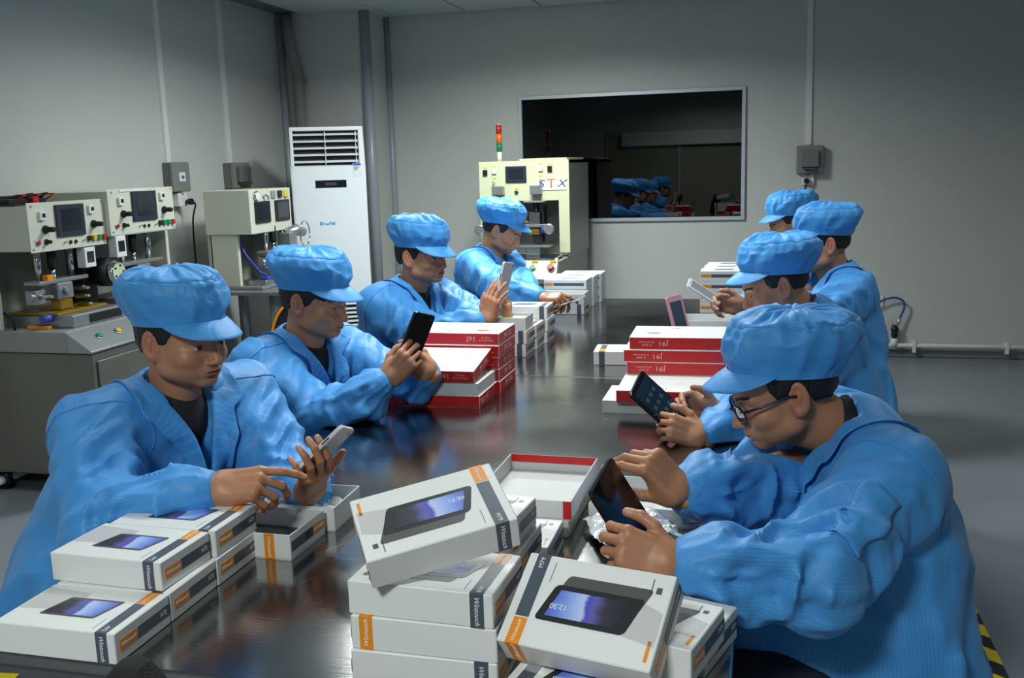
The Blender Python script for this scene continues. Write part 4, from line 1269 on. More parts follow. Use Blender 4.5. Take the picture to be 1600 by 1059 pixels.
def np_mesh(name, v, f, m, col=None, extra=None, smooth=True):
    me = bpy.data.meshes.new(name)
    me.vertices.add(len(v)); me.vertices.foreach_set('co', np.asarray(v, F32).ravel())
    f = np.asarray(f); n = len(f); k = f.shape[1]
    me.loops.add(n * k); me.loops.foreach_set('vertex_index', f.ravel().astype(np.int32))
    me.polygons.add(n); me.polygons.foreach_set('loop_start', np.arange(0, n * k, k, dtype=np.int32))
    me.polygons.foreach_set('use_smooth', np.ones(n, bool) if smooth else np.zeros(n, bool))
    me.update(calc_edges=True)
    me.materials.append(m)
    if col is not None:
        a = me.color_attributes.new('tint', 'FLOAT_COLOR', 'POINT')
        a.data.foreach_set('color', np.concatenate([col, np.ones((len(v), 1))], 1).astype(F32).ravel())
    if extra is not None:
        for k2, arr in extra.items():
            a = me.attributes.new(k2, 'FLOAT', 'POINT'); a.data.foreach_set('value', arr.astype(F32))
    return me

# ------------------------------------------------------------------ materials for people
def skin_mat():
    m = bpy.data.materials.new('skin'); m.use_nodes = True
    nt = m.node_tree; b = nt.nodes['Principled BSDF']
    at = nt.nodes.new('ShaderNodeAttribute'); at.attribute_name = 'tint'
    n = nt.nodes.new('ShaderNodeTexNoise'); n.inputs['Scale'].default_value = 45; n.inputs['Detail'].default_value = 5
    tc = nt.nodes.new('ShaderNodeTexCoord'); nt.links.new(tc.outputs['Object'], n.inputs['Vector'])
    r = nt.nodes.new('ShaderNodeMapRange'); r.inputs['To Min'].default_value = .86; r.inputs['To Max'].default_value = 1.12
    nt.links.new(n.outputs['Fac'], r.inputs['Value'])
    s = nt.nodes.new('ShaderNodeVectorMath'); s.operation = 'SCALE'
    nt.links.new(at.outputs['Color'], s.inputs[0]); nt.links.new(r.outputs[0], s.inputs['Scale'])
    nt.links.new(s.outputs[0], b.inputs['Base Color'])
    b.inputs['Roughness'].default_value = .46
    b.inputs['Subsurface Weight'].default_value = .06
    b.inputs['Subsurface Radius'].default_value = (.008, .003, .0015)
    b.inputs['Subsurface Scale'].default_value = 1.0
    n2 = nt.nodes.new('ShaderNodeTexNoise'); n2.inputs['Scale'].default_value = 220; nt.links.new(tc.outputs['Object'], n2.inputs['Vector'])
    bp = nt.nodes.new('ShaderNodeBump'); bp.inputs['Strength'].default_value = .12; bp.inputs['Distance'].default_value = .002
    nt.links.new(n2.outputs['Fac'], bp.inputs['Height']); nt.links.new(bp.outputs[0], b.inputs['Normal'])
    return m
m_skin = skin_mat()

SMOCK = srgb(70, 148, 216)
def fabric_mat(name, base, pitch=.0056, attr=True, amp=.20):
    m = bpy.data.materials.new(name); m.use_nodes = True
    nt = m.node_tree; b = nt.nodes['Principled BSDF']
    b.inputs['Roughness'].default_value = .5
    b.inputs['Sheen Weight'].default_value = .10
    b.inputs['Specular IOR Level'].default_value = .35
    tc = nt.nodes.new('ShaderNodeTexCoord')
    at = nt.nodes.new('ShaderNodeAttribute'); at.attribute_name = 'weave'
    mu = nt.nodes.new('ShaderNodeMath'); mu.operation = 'MULTIPLY'; mu.inputs[1].default_value = 2 * math.pi / pitch
    nt.links.new(at.outputs['Fac'], mu.inputs[0])
    si = nt.nodes.new('ShaderNodeMath'); si.operation = 'SINE'; nt.links.new(mu.outputs[0], si.inputs[0])
    mr = nt.nodes.new('ShaderNodeMapRange'); mr.inputs['From Min'].default_value = .55; mr.inputs['From Max'].default_value = 1.0
    mr.inputs['To Min'].default_value = 1.0; mr.inputs['To Max'].default_value = 1.0 + amp
    nt.links.new(si.outputs[0], mr.inputs['Value'])
    nz = nt.nodes.new('ShaderNodeTexNoise'); nz.inputs['Scale'].default_value = 7; nz.inputs['Detail'].default_value = 4
    nt.links.new(tc.outputs['Object'], nz.inputs['Vector'])
    mr2 = nt.nodes.new('ShaderNodeMapRange'); mr2.inputs['To Min'].default_value = .93; mr2.inputs['To Max'].default_value = 1.07
    nt.links.new(nz.outputs['Fac'], mr2.inputs['Value'])
    m3 = nt.nodes.new('ShaderNodeMath'); m3.operation = 'MULTIPLY'; nt.links.new(mr.outputs[0], m3.inputs[0]); nt.links.new(mr2.outputs[0], m3.inputs[1])
    s = nt.nodes.new('ShaderNodeVectorMath'); s.operation = 'SCALE'; s.inputs[0].default_value = base
    nt.links.new(m3.outputs[0], s.inputs['Scale']); nt.links.new(s.outputs[0], b.inputs['Base Color'])
    # small creases
    mp = nt.nodes.new('ShaderNodeMapping'); mp.inputs['Scale'].default_value = (1, 1, .55); nt.links.new(tc.outputs['Object'], mp.inputs[0])
    n2 = nt.nodes.new('ShaderNodeTexNoise'); n2.inputs['Scale'].default_value = 13; n2.inputs['Detail'].default_value = 5; n2.inputs['Distortion'].default_value = .8
    nt.links.new(mp.outputs[0], n2.inputs['Vector'])
    bp = nt.nodes.new('ShaderNodeBump'); bp.inputs['Strength'].default_value = .22; bp.inputs['Distance'].default_value = .02
    nt.links.new(n2.outputs['Fac'], bp.inputs['Height']); nt.links.new(bp.outputs[0], b.inputs['Normal'])
    return m
m_smock = fabric_mat('blue_antistatic_fabric', SMOCK)
m_capf = fabric_mat('blue_cap_fabric', srgb(70, 152, 220), .0056, amp=.14)
m_hair = mat('black_hair', srgb(22, 19, 18), .5, bump=.5, bscale=120, stretch=(1, 1, .25))
m_shirtd = mat('dark_shirt', srgb(26, 28, 34), .8)
m_shirtw = mat('pale_shirt', srgb(150, 150, 148), .8)
m_trous = mat('navy_trousers', srgb(28, 32, 46), .8, bump=.2, bscale=80)
m_shoe = mat('black_shoe', srgb(20, 20, 22), .5)
m_eyew = mat('eye_white', srgb(200, 196, 190), .2)
m_iris = mat('eye_dark', srgb(26, 18, 14), .1)

SKIN = np.array(srgb(190, 134, 100))

# ------------------------------------------------------------------ head (local: x forward, y left, z up)
def warp(p):
    p = p.copy()
    p[:, 2] = np.where(p[:, 2] < -.03, -.03 + (p[:, 2] + .03) * 1.27, p[:, 2])
    return p

def head_sdf(p, prm):
    p = warp(p)
    q = p.copy(); q[:, 1] = np.abs(q[:, 1])
    d = ell(p, (-.014, 0, .028), (.099, .079, .092))
    d = smin(d, ell(p, (.030, 0, -.036), (.062, .060 * prm['w'], .080)), .03)
    d = smin(d, cone(q, (-.012, .052 * prm['w'], -.030), (.012, .050 * prm['w'], -.072), .018, .016), .028)   # jaw angle
    d = smin(d, cone(q, (.012, .048 * prm['w'], -.074), (.070, .012, -.104), .015, .015), .030)       # jaw line
    d = smin(d, ell(p, (.074, 0, -.100), (.019, .021, .017)), .016)                        # chin
    d = smin(d, ell(q, (.040, .030 * prm['w'], -.062), (.040, .030, .040)), .02)            # cheek filler
    d = smin(d, ell(q, (.058, .043 * prm['w'], -.030), (.026, .024, .022)), .020)           # cheek
    d = smin(d, cone(q, (.083, .010, .016), (.070, .046, .014), .011, .009), .014)          # brow
    d = smin(d, ell(p, (.062, 0, .045), (.030, .050, .040)), .020)                         # forehead
    d = smax(d, -ell(q, (.101, .032, -.003), (.020, .019, .013)), .012)                    # eye socket
    d = smin(d, ell(q, (.0755, .032, -.0045), (.0125, .0165, .0105)), .005)                # lids
    # nose
    d = smin(d, cone(p, (.088, 0, .004), (.108, 0, -.034), .0075, .0105), .011)
    d = smin(d, ell(p, (.108, 0, -.038), (.0105, .0115, .0095)), .006)
    d = smin(d, ell(q, (.098, .0135, -.041), (.0105, .0075, .0075)), .006)
    d = smax(d, -ell(q, (.103, .0075, -.0505), (.006, .0035, .004)), .002)
    # mouth
    d = smin(d, ell(p, (.083, 0, -.070), (.017, .030, .022)), .014)
    d = smin(d, ell(p, (.0965, 0, -.0655), (.0075, .0215, .0048)), .004)
    d = smin(d, ell(p, (.0945, 0, -.0745), (.0078, .0185, .0055)), .004)
    d = smax(d, -ell(p, (.102, 0, -.0697), (.011, .0255, .0011)), .0015)
    d = smax(d, -ell(p, (.094, 0, -.086), (.007, .018, .005)), .006)
    # ears
    e = (q - V(-.012, .081, -.008)) / 1.12
    ca, sa = math.cos(.38), -math.sin(.38)
    ex = e[:, 0] * ca + e[:, 1] * sa * 1.0
    ey = -e[:, 0] * sa + e[:, 1] * ca
    ez = e[:, 2]
    rot = np.stack([ex + .12 * ez, ey, ez], 1)
    ear = ell(rot, (0, 0, 0), (.0185, .0085, .0325))
    ear = smin(ear, ell(rot, (.004, -.002, -.026), (.010, .007, .010)), .006)
    ear = smax(ear, -ell(rot, (.001, .0085, .004), (.0120, .0085, .0225)), .003)
    ear = smin(ear, ell(rot, (-.001, .003, .002), (.0035, .004, .014)), .004)
    ear = smin(ear, ell(rot, (.013, .001, -.004), (.004, .005, .006)), .003)
    d = smin(d, ear * 1.12, .006)
    return d

def head_color(v, prm):
    v = warp(v)
    x, y, z = v[:, 0], np.abs(v[:, 1]), v[:, 2]
    c = np.tile(SKIN * prm.get('tone', 1.0), (len(v), 1))
    def blend(w, col):
        nonlocal c
        w = np.clip(w, 0, 1)[:, None]
        c = c * (1 - w) + np.array(col) * w
    def g(a, s):
        return np.exp(-(a / s) ** 2)
    # cheeks and nose and ears a little redder
    blend(.35 * g(x - .07, .03) * g(y - .045, .02) * g(z + .035, .02), srgb(186, 112, 86))
    blend(.35 * (y > .078), srgb(188, 112, 88))
    blend(.4 * (x > .1) * g(z + .04, .012), srgb(190, 116, 90))
    # shaven shadow of the beard (hair colour under the skin)
    blend(.10 * np.clip((x - .02) / .03, 0, 1) * np.clip((-.058 - z) / .02, 0, 1) * (z > -.12), srgb(120, 88, 72))
    # lips
    lw = np.clip(1 - ((y / .024) ** 2 + ((z + .0705) / (.0095)) ** 2), 0, 1) * (x > .082)
    blend(np.clip(lw * 2.2, 0, .8), srgb(160, 90, 78))
    blend(.9 * (np.abs(z + .0697) < .0012) * (y < .024) * (x > .08), srgb(70, 36, 32))
    bz = .0195 + .004 * np.clip((y - .018) / .02, 0, 1) - .006 * np.clip((y - .04) / .012, 0, 1)
    blend(.35 * np.clip(1.4 - np.abs(z - bz) / .0042, 0, 1) * (y > .014) * (y < .053) * (x > .05), srgb(60, 44, 38))
    return c
    # lash line and eye opening (downcast or narrow eyes)
    lz = -.0065 - .12 * (y - .032) ** 2 / .02
    op = prm.get('eye', .0016)
    blend(.95 * (np.abs(z - lz) < op) * (y > .0185) * (y < .0455) * (x > .06), srgb(34, 22, 20))
    blend(.30 * (np.abs(z - lz - .0055) < .001) * (y > .018) * (y < .046) * (x > .06), srgb(96, 60, 48))
    return c

def make_head(prm, neck_local, h):
    """neck_local: base of the neck in head coordinates"""
    nb = np.asarray(neck_local, float)
    def sdf(p):
        d = head_sdf(p, prm)
        nk = cone(p, (-.026, 0, -.045), nb, .053, .060)
        # throat
        nk = smin(nk, cone(p, (.030, 0, -.085), nb * .8 + np.array((.02, 0, 0)), .022, .03), .03)
        return smin(d, nk, .022)
    lo = np.minimum((-.13, -.115, -.14), nb - .075); hi = np.maximum((.135, .115, .135), nb + .075)
    v, f = surface(sdf, lo, hi, h)
    return v, f, head_color(v, prm)

# ------------------------------------------------------------------ hand (local: x fingers, y thumb side, z back of hand)
FB = [((.086, .0285, .002), (.043, .026, .021), .0086), ((.090, .0095, .004), (.047, .029, .022), .0088),
      ((.086, -.0095, .003), (.043, .027, .021), .0084), ((.077, -.0275, -.001), (.034, .021, .019), .0076)]

def hand_bones(pose):
    out = []
    for i, (b, L, r) in enumerate(FB):
        a = 0.0
        sp = math.radians(pose.get('spread', (6, 2, -3, -9))[i])
        p = np.array(b)
        pts = [p]
        for k in range(3):
            a += math.radians(pose['curl'][i][k])
            d = np.array((math.cos(a) * math.cos(sp), math.cos(a) * math.sin(sp), -math.sin(a)))
            p = p + d * L[k]
            pts.append(p)
        out.append((pts, r, a, sp))
    return out

def make_hand(pose, h, fore=(-1, 0, 0)):
    fore = np.asarray(fore, float) * .05
    bones = hand_bones(pose)
    th = [np.array(q) for q in pose['thumb']]
    def sdf(p):
        q = p - V(.046, 0, 0)
        # palm: rounded slab, wider at the knuckles
        w = .034 + .10 * np.clip(p[:, 0], 0, .09) * .06
        bx = np.stack([np.abs(q[:, 0]) - .036, np.abs(q[:, 1] - .001) - w + .012, np.abs(q[:, 2]) - .0035], 1)
        d = np.linalg.norm(np.maximum(bx, 0), axis=1) + np.minimum(bx.max(1), 0) - .0115
        d = smin(d, cone(p, fore, (.010, 0, 0), .0245, .025), .022)
        d = smin(d, ell(p, (.032, .022, -.010), (.030, .017, .015)), .014)      # thenar
        d = smin(d, ell(p, (.034, -.024, -.009), (.034, .013, .013)), .012)     # hypothenar
        for (pts, r, a, sp) in bones:
            d = smin(d, cone(p, pts[0] * np.array((.55, .8, 1)), pts[0], .009, r * 1.05), .008)   # metacarpal ridge
        g = None
        for (pts, r, a, sp) in bones:
            e = cone(p, pts[0], pts[1], r * 1.06, r * .98)
            e = smin(e, cone(p, pts[1], pts[2], r * .99, r * .90), .003)
            e = smin(e, cone(p, pts[2], pts[3], r * .92, r * .78), .003)
            g = e if g is None else np.minimum(g, e)
        d = smin(d, g, .006)
        t = cone(p, th[0], th[1], .0135, .0105)
        t = smin(t, cone(p, th[1], th[2], .0108, .0096), .004)
        t = smin(t, cone(p, th[2], th[3], .0100, .0082), .004)
        return smin(d, t, .008)
    allp = np.array([q for b in bones for q in b[0]] + th + [tuple(fore), (0, .05, 0), (0, -.05, 0)])
    v, f = surface(sdf, allp.min(0) - .03, allp.max(0) + .022, h)
    c = np.tile(SKIN * 1.02, (len(v), 1))
    # redder knuckles, pale nails
    for (pts, r, a, sp) in bones:
        for k in (0, 1):
            w = np.exp(-(np.linalg.norm(v - pts[k], axis=1) / .013) ** 2)[:, None] * .3
            c = c * (1 - w) + np.array(srgb(178, 104, 80)) * w
        up = np.array((math.sin(a), 0, math.cos(a)))
        tip = pts[3]
        rel = v - tip
        w = ((np.linalg.norm(rel, axis=1) < .0125) & (rel @ up > r * .42))[:, None] * .75
        c = c * (1 - w) + np.array(srgb(206, 164, 146)) * w
    tn = th[3] - th[2]; tn = tn / np.linalg.norm(tn)
    up = np.array(pose.get('nail', (0, .6, .8))); up = up - tn * (up @ tn); up = up / np.linalg.norm(up)
    rel = v - th[3]
    w = ((np.linalg.norm(rel, axis=1) < .014) & (rel @ up > .0035))[:, None] * .75
    c = c * (1 - w) + np.array(srgb(206, 164, 146)) * w
    return v, f, c

TH_SIDE = [(.016, .026, -.008), (.048, .046, -.014), (.074, .053, -.018), (.096, .052, -.020)]
TH_GRIP = [(.016, .026, -.008), (.046, .046, -.024), (.072, .048, -.034), (.094, .042, -.036)]
TH_FLAT = [(.016, .026, -.006), (.046, .052, -.008), (.068, .068, -.008), (.088, .080, -.008)]
TH_PINCH = [(.016, .024, -.010), (.046, .038, -.030), (.074, .040, -.042), (.100, .034, -.044)]
POSES = {
    'point': dict(curl=[(22, 18, 10), (48, 42, 24), (58, 52, 30), (64, 56, 32)], thumb=[(.016, .026, -.010), (.048, .040, -.026), (.074, .036, -.036), (.096, .026, -.040)]),
    'cradle': dict(curl=[(28, 38, 26), (32, 42, 28), (38, 44, 28), (44, 46, 30)], thumb=TH_FLAT),
    'grip': dict(curl=[(40, 52, 34), (44, 54, 34), (50, 54, 34), (56, 54, 34)], thumb=TH_GRIP),
    'edge': dict(curl=[(52, 46, 24), (54, 50, 26), (58, 52, 26), (62, 52, 26)], thumb=[(.016, .026, -.004), (.046, .050, -.004), (.070, .060, -.010), (.094, .060, -.018)]),
    'pinch': dict(curl=[(52, 22, 10), (58, 34, 22), (64, 42, 26), (70, 46, 28)], thumb=[(.016, .024, -.010), (.046, .040, -.034), (.066, .044, -.062), (.082, .040, -.086)]),
    'wrap': dict(curl=[(8, 40, 28), (8, 42, 28), (10, 44, 28), (14, 44, 28)], thumb=TH_FLAT, spread=(3, 1, -2, -4)),
    'flatfingers': dict(curl=[(26, 12, 6), (24, 12, 6), (26, 14, 8), (30, 18, 10)], thumb=TH_SIDE, spread=(3, 1, -2, -5)),
    'fist': dict(curl=[(62, 70, 40), (64, 74, 42), (66, 74, 42), (68, 72, 40)], thumb=TH_GRIP),
    'rest': dict(curl=[(22, 26, 16), (26, 30, 18), (30, 32, 20), (34, 34, 22)], thumb=TH_SIDE),
}

# ------------------------------------------------------------------ cap and hair
def make_cap(seed, sc=1.0, tilt=0.0):
    nt_, nv = 128, 44
    th = np.linspace(0, 2 * np.pi, nt_, endpoint=False)
    prof = np.array([(0, .965, -.004), (.04, .985, .003), (.09, 1.00, .010), (.14, 1.05, .019), (.28, 1.15, .042), (.42, 1.18, .064), (.54, 1.13, .083), (.62, 1.05, .094), (.70, .92, .102), (.80, .68, .109), (.90, .36, .113), (1.0, .0, .115)])
    vv = np.linspace(0, 1, nv)
    rs = np.interp(vv, prof[:, 0], prof[:, 1]); zs = np.interp(vv, prof[:, 0], prof[:, 2])
    for _ in range(2):
        rs[1:-1] = (rs[:-2] + 2 * rs[1:-1] + rs[2:]) / 4; zs[1:-1] = (zs[:-2] + 2 * zs[1:-1] + zs[2:]) / 4
    T, R = np.meshgrid(th, rs); _, Z = np.meshgrid(th, zs); _, VV = np.meshgrid(th, vv)
    ct, st = np.cos(T), np.sin(T)
    a, b = .112 * sc, .093 * sc
    # pleats and crumples
    q = np.stack([ct * 2.6 + seed * 7.3, st * 2.6, VV * 3.2 + ct * .8], -1).reshape(-1, 3).astype(F32)
    q2 = np.stack([ct * 6.0 + seed * 3.1, st * 6.0, VV * 4.5 + ct * 1.4 + st], -1).reshape(-1, 3).astype(F32)
    n1 = ridge(q).reshape(T.shape); n2 = ridge(q2).reshape(T.shape)
    wob = np.clip(VV / .15, 0, 1) * np.clip((1 - VV) / .12, 0, 1)
    R = R + wob * ((.050 * n1 * np.clip((.62 - VV) / .2, 0, 1) + .018 * n1) + .016 * n2 - .015)
    Z = Z + wob * .005 * n2 + np.clip((VV - .55) / .2, 0, 1) * np.clip((1 - VV) / .2, 0, 1) * .009 * n1
    # stitched seam where side panel meets the crown
    seam = np.exp(-((VV - .60) / .016) ** 2)
    R = R - seam * (.030 + .022 * (vnoise(np.stack([ct * 9 + seed, st * 9, VV], -1).reshape(-1, 3).astype(F32)).reshape(T.shape) - .5))
    # gathers at the back band
    back = np.clip(-ct, 0, 1)
    R = R + .02 * back * np.sin(T * 34) * np.exp(-((VV - .10) / .10) ** 2)
    x = a * R * ct - .026 * np.clip(VV / .5, 0, 1) * sc - .010
    y = b * R * st
    z = Z * sc * (1 + .06 * ct * np.clip(VV, 0, 1)) + .012 * np.where(ct > 0, ct, ct * 1.4) * (1 - VV)
    v = np.stack([x, y, z + .042], -1).reshape(-1, 3)
    f = []
    for i in range(nv - 1):
        for k in range(nt_):
            k2 = (k + 1) % nt_
            f.append((i * nt_ + k, i * nt_ + k2, (i + 1) * nt_ + k2, (i + 1) * nt_ + k))
    weave = (z * 1.0).reshape(-1)
    # visor
    nu, nw = 40, 10
    ph = np.linspace(-1.22, 1.22, nu)
    vv_, fv = [], []
    for side in (0, 1):
        for i, p_ in enumerate(ph):
            ln = .062 * sc * (max(0.0, math.cos(p_ * 1.285)) ** .75)
            for j in range(nw):
                s = j / (nw - 1)
                bx, by = a * .995 * math.cos(p_) - .010, b * .995 * math.sin(p_)
                ox = bx + ln * s * (.85 * math.cos(p_ * .35))
                oy = by * (1 + .06 * s) + ln * s * .15 * math.sin(p_)
                oz = .042 + .012 * math.cos(p_) + .004 - s * ln * (.36 + .14 * s) - .016 * s * (abs(math.sin(p_)) ** 2) * min(1.0, ln / (.04 * sc))
                vv_.append((ox, oy, oz - .0022 * side))
    N = nu * nw
    for i in range(nu - 1):
        for j in range(nw - 1):
            q0 = i * nw + j
            fv.append((q0, q0 + nw, q0 + nw + 1, q0 + 1))
            fv.append((N + q0, N + q0 + 1, N + q0 + nw + 1, N + q0 + nw))
    for i in range(nu - 1):
        q0 = i * nw + nw - 1
        fv.append((q0, q0 + nw, N + q0 + nw, N + q0))
    vv_ = np.array(vv_)
    R_ = np.array(Matrix.Rotation(tilt, 3, 'Y'))
    global CAP_ROW
    k = int(.615 * (nv - 1)); CAP_ROW = v[k * nt_:(k + 1) * nt_] @ R_.T
    return v @ R_.T, np.array(f), weave, vv_ @ R_.T, np.array(fv), vv_[:, 1] * 1.0

def face_patch(prm, y0, y1, top, bot, n, m, lift):
    """thin patch lying on the face: rows from bot(y) to top(y); returns verts, faces, (col,row) index"""
    ys = np.linspace(y0, y1, n); ts = np.linspace(0, 1, m)
    Y = np.repeat(ys, m); Tt = np.tile(ts, n)
    Z = np.array([bot(y) + (top(y) - bot(y)) * t for y, t in zip(Y, Tt)])
    lo, hi = np.full(len(Y), .03), np.full(len(Y), .125)
    for _ in range(22):
        md = (lo + hi) / 2
        d = head_sdf(np.stack([md, Y, Z], 1).astype(F32), prm)
        lo = np.where(d < 0, md, lo); hi = np.where(d < 0, hi, md)
    v = np.stack([hi + lift, Y, Z], 1)
    f, k = [], []
    for i in range(n - 1):
        for j in range(m - 1):
            f.append((i * m + j, (i + 1) * m + j, (i + 1) * m + j + 1, i * m + j + 1)); k.append((i / (n - 1), j / (m - 1)))
    return v, f, k

def make_hair(prm, h, fringe):
    def sdf(p):
        q = p.copy(); q[:, 1] = np.abs(q[:, 1])
        d = ell(p, (-.016, 0, .028), (.1035, .0825, .095))
        d = smin(d, ell(p, (-.038, 0, -.014), (.056, .060, .056)), .03)
        d = smin(d, ell(p, (.058, 0, .048), (.038, .056, .042)), .02) if fringe else d
        n = vnoise((p * V(160, 160, 40)).astype(F32)) * .003
        d = d - n
        x, y, z = q[:, 0], q[:, 1], q[:, 2]
        # hairline: nape, behind the ear, sideburn, forehead
        line = np.interp(x, [-.12, -.075, -.040, -.032, -.014, -.006, .008, .026, .040, .060, .10],
                         [-.026, -.036, -.026, .004, .026, .020, -.014 if fringe else -.004, .004, .026, .012 if fringe else .2, .006 if fringe else .2]).astype(F32)
        line = line + (vnoise((p * V(260, 260, 1)).astype(F32)) - .5) * .008
        d = np.maximum(d, np.where(x > .02, z - .048, -1))
        return np.maximum(d, (line - z) * .8)
    return surface(sdf, (-.13, -.105, -.09), (.115, .105, .135), h)
# ------------------------------------------------------------------ a seated worker
UP = V(0, 0, 1)

def ik(a, b, l1, l2, pole):
    a, b = np.asarray(a, float), np.asarray(b, float)
    d = b - a; L = np.linalg.norm(d)
    L2 = min(L, (l1 + l2) * .985)
    u = d / L
    x = (l1 * l1 - l2 * l2 + L2 * L2) / (2 * L2)
    hgt = math.sqrt(max(l1 * l1 - x * x, 1e-6))
    p = np.asarray(pole, float); p = p - u * (p @ u); p = p / (np.linalg.norm(p) + 1e-9)
    return a + u * x * (L / L2) + p * hgt

def join(parts):
    vs, fs, cs, o = [], [], [], 0
    for v, f, c in parts:
        vs.append(v); fs.append(f + o); cs.append(c); o += len(v)
    return np.concatenate(vs), np.concatenate(fs), np.concatenate(cs)

def relax(v, f, n, w=.5):
    e = np.concatenate([f[:, [0, 1]], f[:, [1, 2]], f[:, [2, 3]], f[:, [3, 0]]])
    cnt = np.bincount(e[:, 0], minlength=len(v)) + np.bincount(e[:, 1], minlength=len(v))
    for _ in range(n):
        a = np.stack([np.bincount(e[:, 0], v[e[:, 1], k], len(v)) + np.bincount(e[:, 1], v[e[:, 0], k], len(v)) for k in range(3)], 1) / np.maximum(cnt, 1)[:, None]
        v = v * (1 - w) + a * w
    return v

def person(c):
    hs = c.get('hs', 1.04)
    h = c.get('h', .007)                      # smock resolution
    hx = unit(c['look']); roll = c.get('roll', 0.0)
    hy = unit(np.cross(UP, hx)); hz = np.cross(hx, hy)
    hy, hz = hy * math.cos(roll) + hz * math.sin(roll), hz * math.cos(roll) - hy * math.sin(roll)
    HR = np.stack([hx, hy, hz], 1).astype(float)
    H = np.asarray(c['H'], float)
    tf = unit((c['face'][0], c['face'][1], 0)); tl = np.cross(UP, tf)
    S = np.asarray(c['S'], float)               # centre between the shoulder joints
    sw = c.get('sw', .178)
    tilt = c.get('shtilt', 0.0)
    shL = S + tl * sw + UP * tilt; shR = S - tl * sw - UP * tilt
    N = S + UP * .045 + tf * .012               # base of the neck
    P = np.asarray(c['P'], float)
    base = np.array((P[0], P[1], 0.0))
    arms = {}
    for s, sh in (('L', shL), ('R', shR)):
        A = c[s]
        W = np.asarray(A['w'], float)
        dx = unit(A['x']); ty = unit(np.asarray(A['t'], float) - dx * (np.asarray(A['t'], float) @ dx))
        dz = np.cross(dx, ty) * (1 if s == 'R' else -1)
        E = ik(sh, W, .285, .245, A.get('pole', (0, 0, -1)))
        arms[s] = dict(sh=sh, E=E, W=W, dx=dx, ty=ty, dz=dz, pose=A['pose'], tw=A.get('tw'))
    z0, z1 = c.get('hem', .43), float(N[2])
    fat = c.get('fat', 1.0)
    back = np.asarray(c.get('back', 0.03))
    Cc = (P * .45 + N * .55) - tf * float(back)
    seed = c.get('seed', 1) * 5.37
    fa = c.get('fold', 1.3)

    def axis_frame(a, b):
        u = unit(np.asarray(b) - np.asarray(a))
        e = -UP - u * float(-UP @ u)
        if np.linalg.norm(e) < .2:
            e = tf - u * float(tf @ u)
        e1 = unit(e)
        return u, e1, np.cross(u, e1)

    def torso(p, grow=0.0, folds=True):
        s = (p[:, 2] - z0) / (z1 - z0); sc = np.clip(s, 0, 1)
        w0, w1, w2 = (1 - sc) ** 2, 2 * sc * (1 - sc), sc ** 2
        rx = p[:, 0] - (w0 * P[0] + w1 * Cc[0] + w2 * N[0]); ry = p[:, 1] - (w0 * P[1] + w1 * Cc[1] + w2 * N[1])
        l = rx * tl[0] + ry * tl[1]; f = rx * tf[0] + ry * tf[1]
        a = np.interp(sc, [0, .25, .5, .72, .86, .95, 1], [.232, .215, .205, .208, .190, .145, .10]) * fat
        b = np.interp(sc, [0, .25, .5, .72, .86, .95, 1], [.185, .160, .145, .140, .122, .10, .075]) * fat
        e = 2.4
        d = ((np.abs(l / a) ** e + np.abs(f / b) ** e) ** (1 / e) - 1) * np.minimum(a, b) * .92
        if folds:
            th = np.arctan2(l, f)
            q = np.stack([np.cos(th) * 2.3 + seed + sc * .8, np.sin(th) * 2.3 + sc * .6 * np.sign(l), sc * 2.6 + .5 * np.abs(np.sin(th))], 1).astype(F32)
            q2 = np.stack([l * 13 + seed + p[:, 2] * 5, f * 13, p[:, 2] * 9 - np.abs(l) * 8], 1).astype(F32)
            d = d - fa * (.017 * ridge(q) + .008 * ridge(q2) - .004) * np.clip(1.15 - sc, 0, 1)
        d = smax(d, z0 - p[:, 2], .02)
        d = smax(d, p[:, 2] - (z1 + .012), .05)
        return d + grow, l, f

    def sleeve(p, A, k, parts=False):
        sh, E, W = A['sh'], A['E'], A['W']
        # upper arm
        u, e1, e2 = axis_frame(sh, E); Lu = float(np.linalg.norm(E - sh))
        q = p - sh.astype(F32); t = q @ u; r = q - t[:, None] * u; y1, y2 = r @ e1, r @ e2
        th = np.arctan2(y2, y1); tt = np.clip(t / Lu, 0, 1)
        rad = np.interp(tt, [0, .3, .7, 1], [.092, .088, .084, .080])
        n = np.stack([tt * 4.6 + np.sin(th) * 1.3 + seed, np.cos(th) * .8, np.sin(th) * .8], 1).astype(F32)
        n2 = np.stack([tt * 8.5 - np.cos(th + 1) * 1.8 + seed * 2, np.cos(th) * .9, np.sin(th) * .9], 1).astype(F32)
        rad = rad + fa * (.016 * ridge(n) + .008 * ridge(n2) - .004) * (.55 + .45 * tt) + .010 * np.cos(th)
        du = np.sqrt(y1 ** 2 + y2 ** 2 + (t - tt * Lu) ** 2) - rad
        wu = th * .085
        # forearm
        u, e1, e2 = axis_frame(E, W); Lf = float(np.linalg.norm(W - E))
        q = p - E.astype(F32); t = q @ u; r = q - t[:, None] * u; y1, y2 = r @ e1, r @ e2
        th = np.arctan2(y2, y1); tt = np.clip(t / Lf, 0, 1); tm = np.clip(t / Lf, 0, 1.05)
        rad = np.interp(tm, [0, .25, .6, .82, .93, 1.0, 1.03], [.080, .078, .068, .060, .048, .036, .035])
        n = np.stack([tt * 4.8 - np.sin(th) * 1.4 + seed * 3, np.cos(th) * .8, np.sin(th) * .8], 1).astype(F32)
        n2 = np.stack([tt * 3.0 + seed, np.cos(th) * 2.8, np.sin(th) * 2.8], 1).astype(F32)
        cw = np.clip((tm - .72) / .12, 0, 1)
        rad = rad + fa * (.015 * ridge(n) * (1 - .8 * cw) + .008 * ridge(n2) * (1 - .4 * cw) - .004) * np.clip((1.02 - tm) / .1, 0, 1) + .010 * np.cos(th) * (1 - cw)
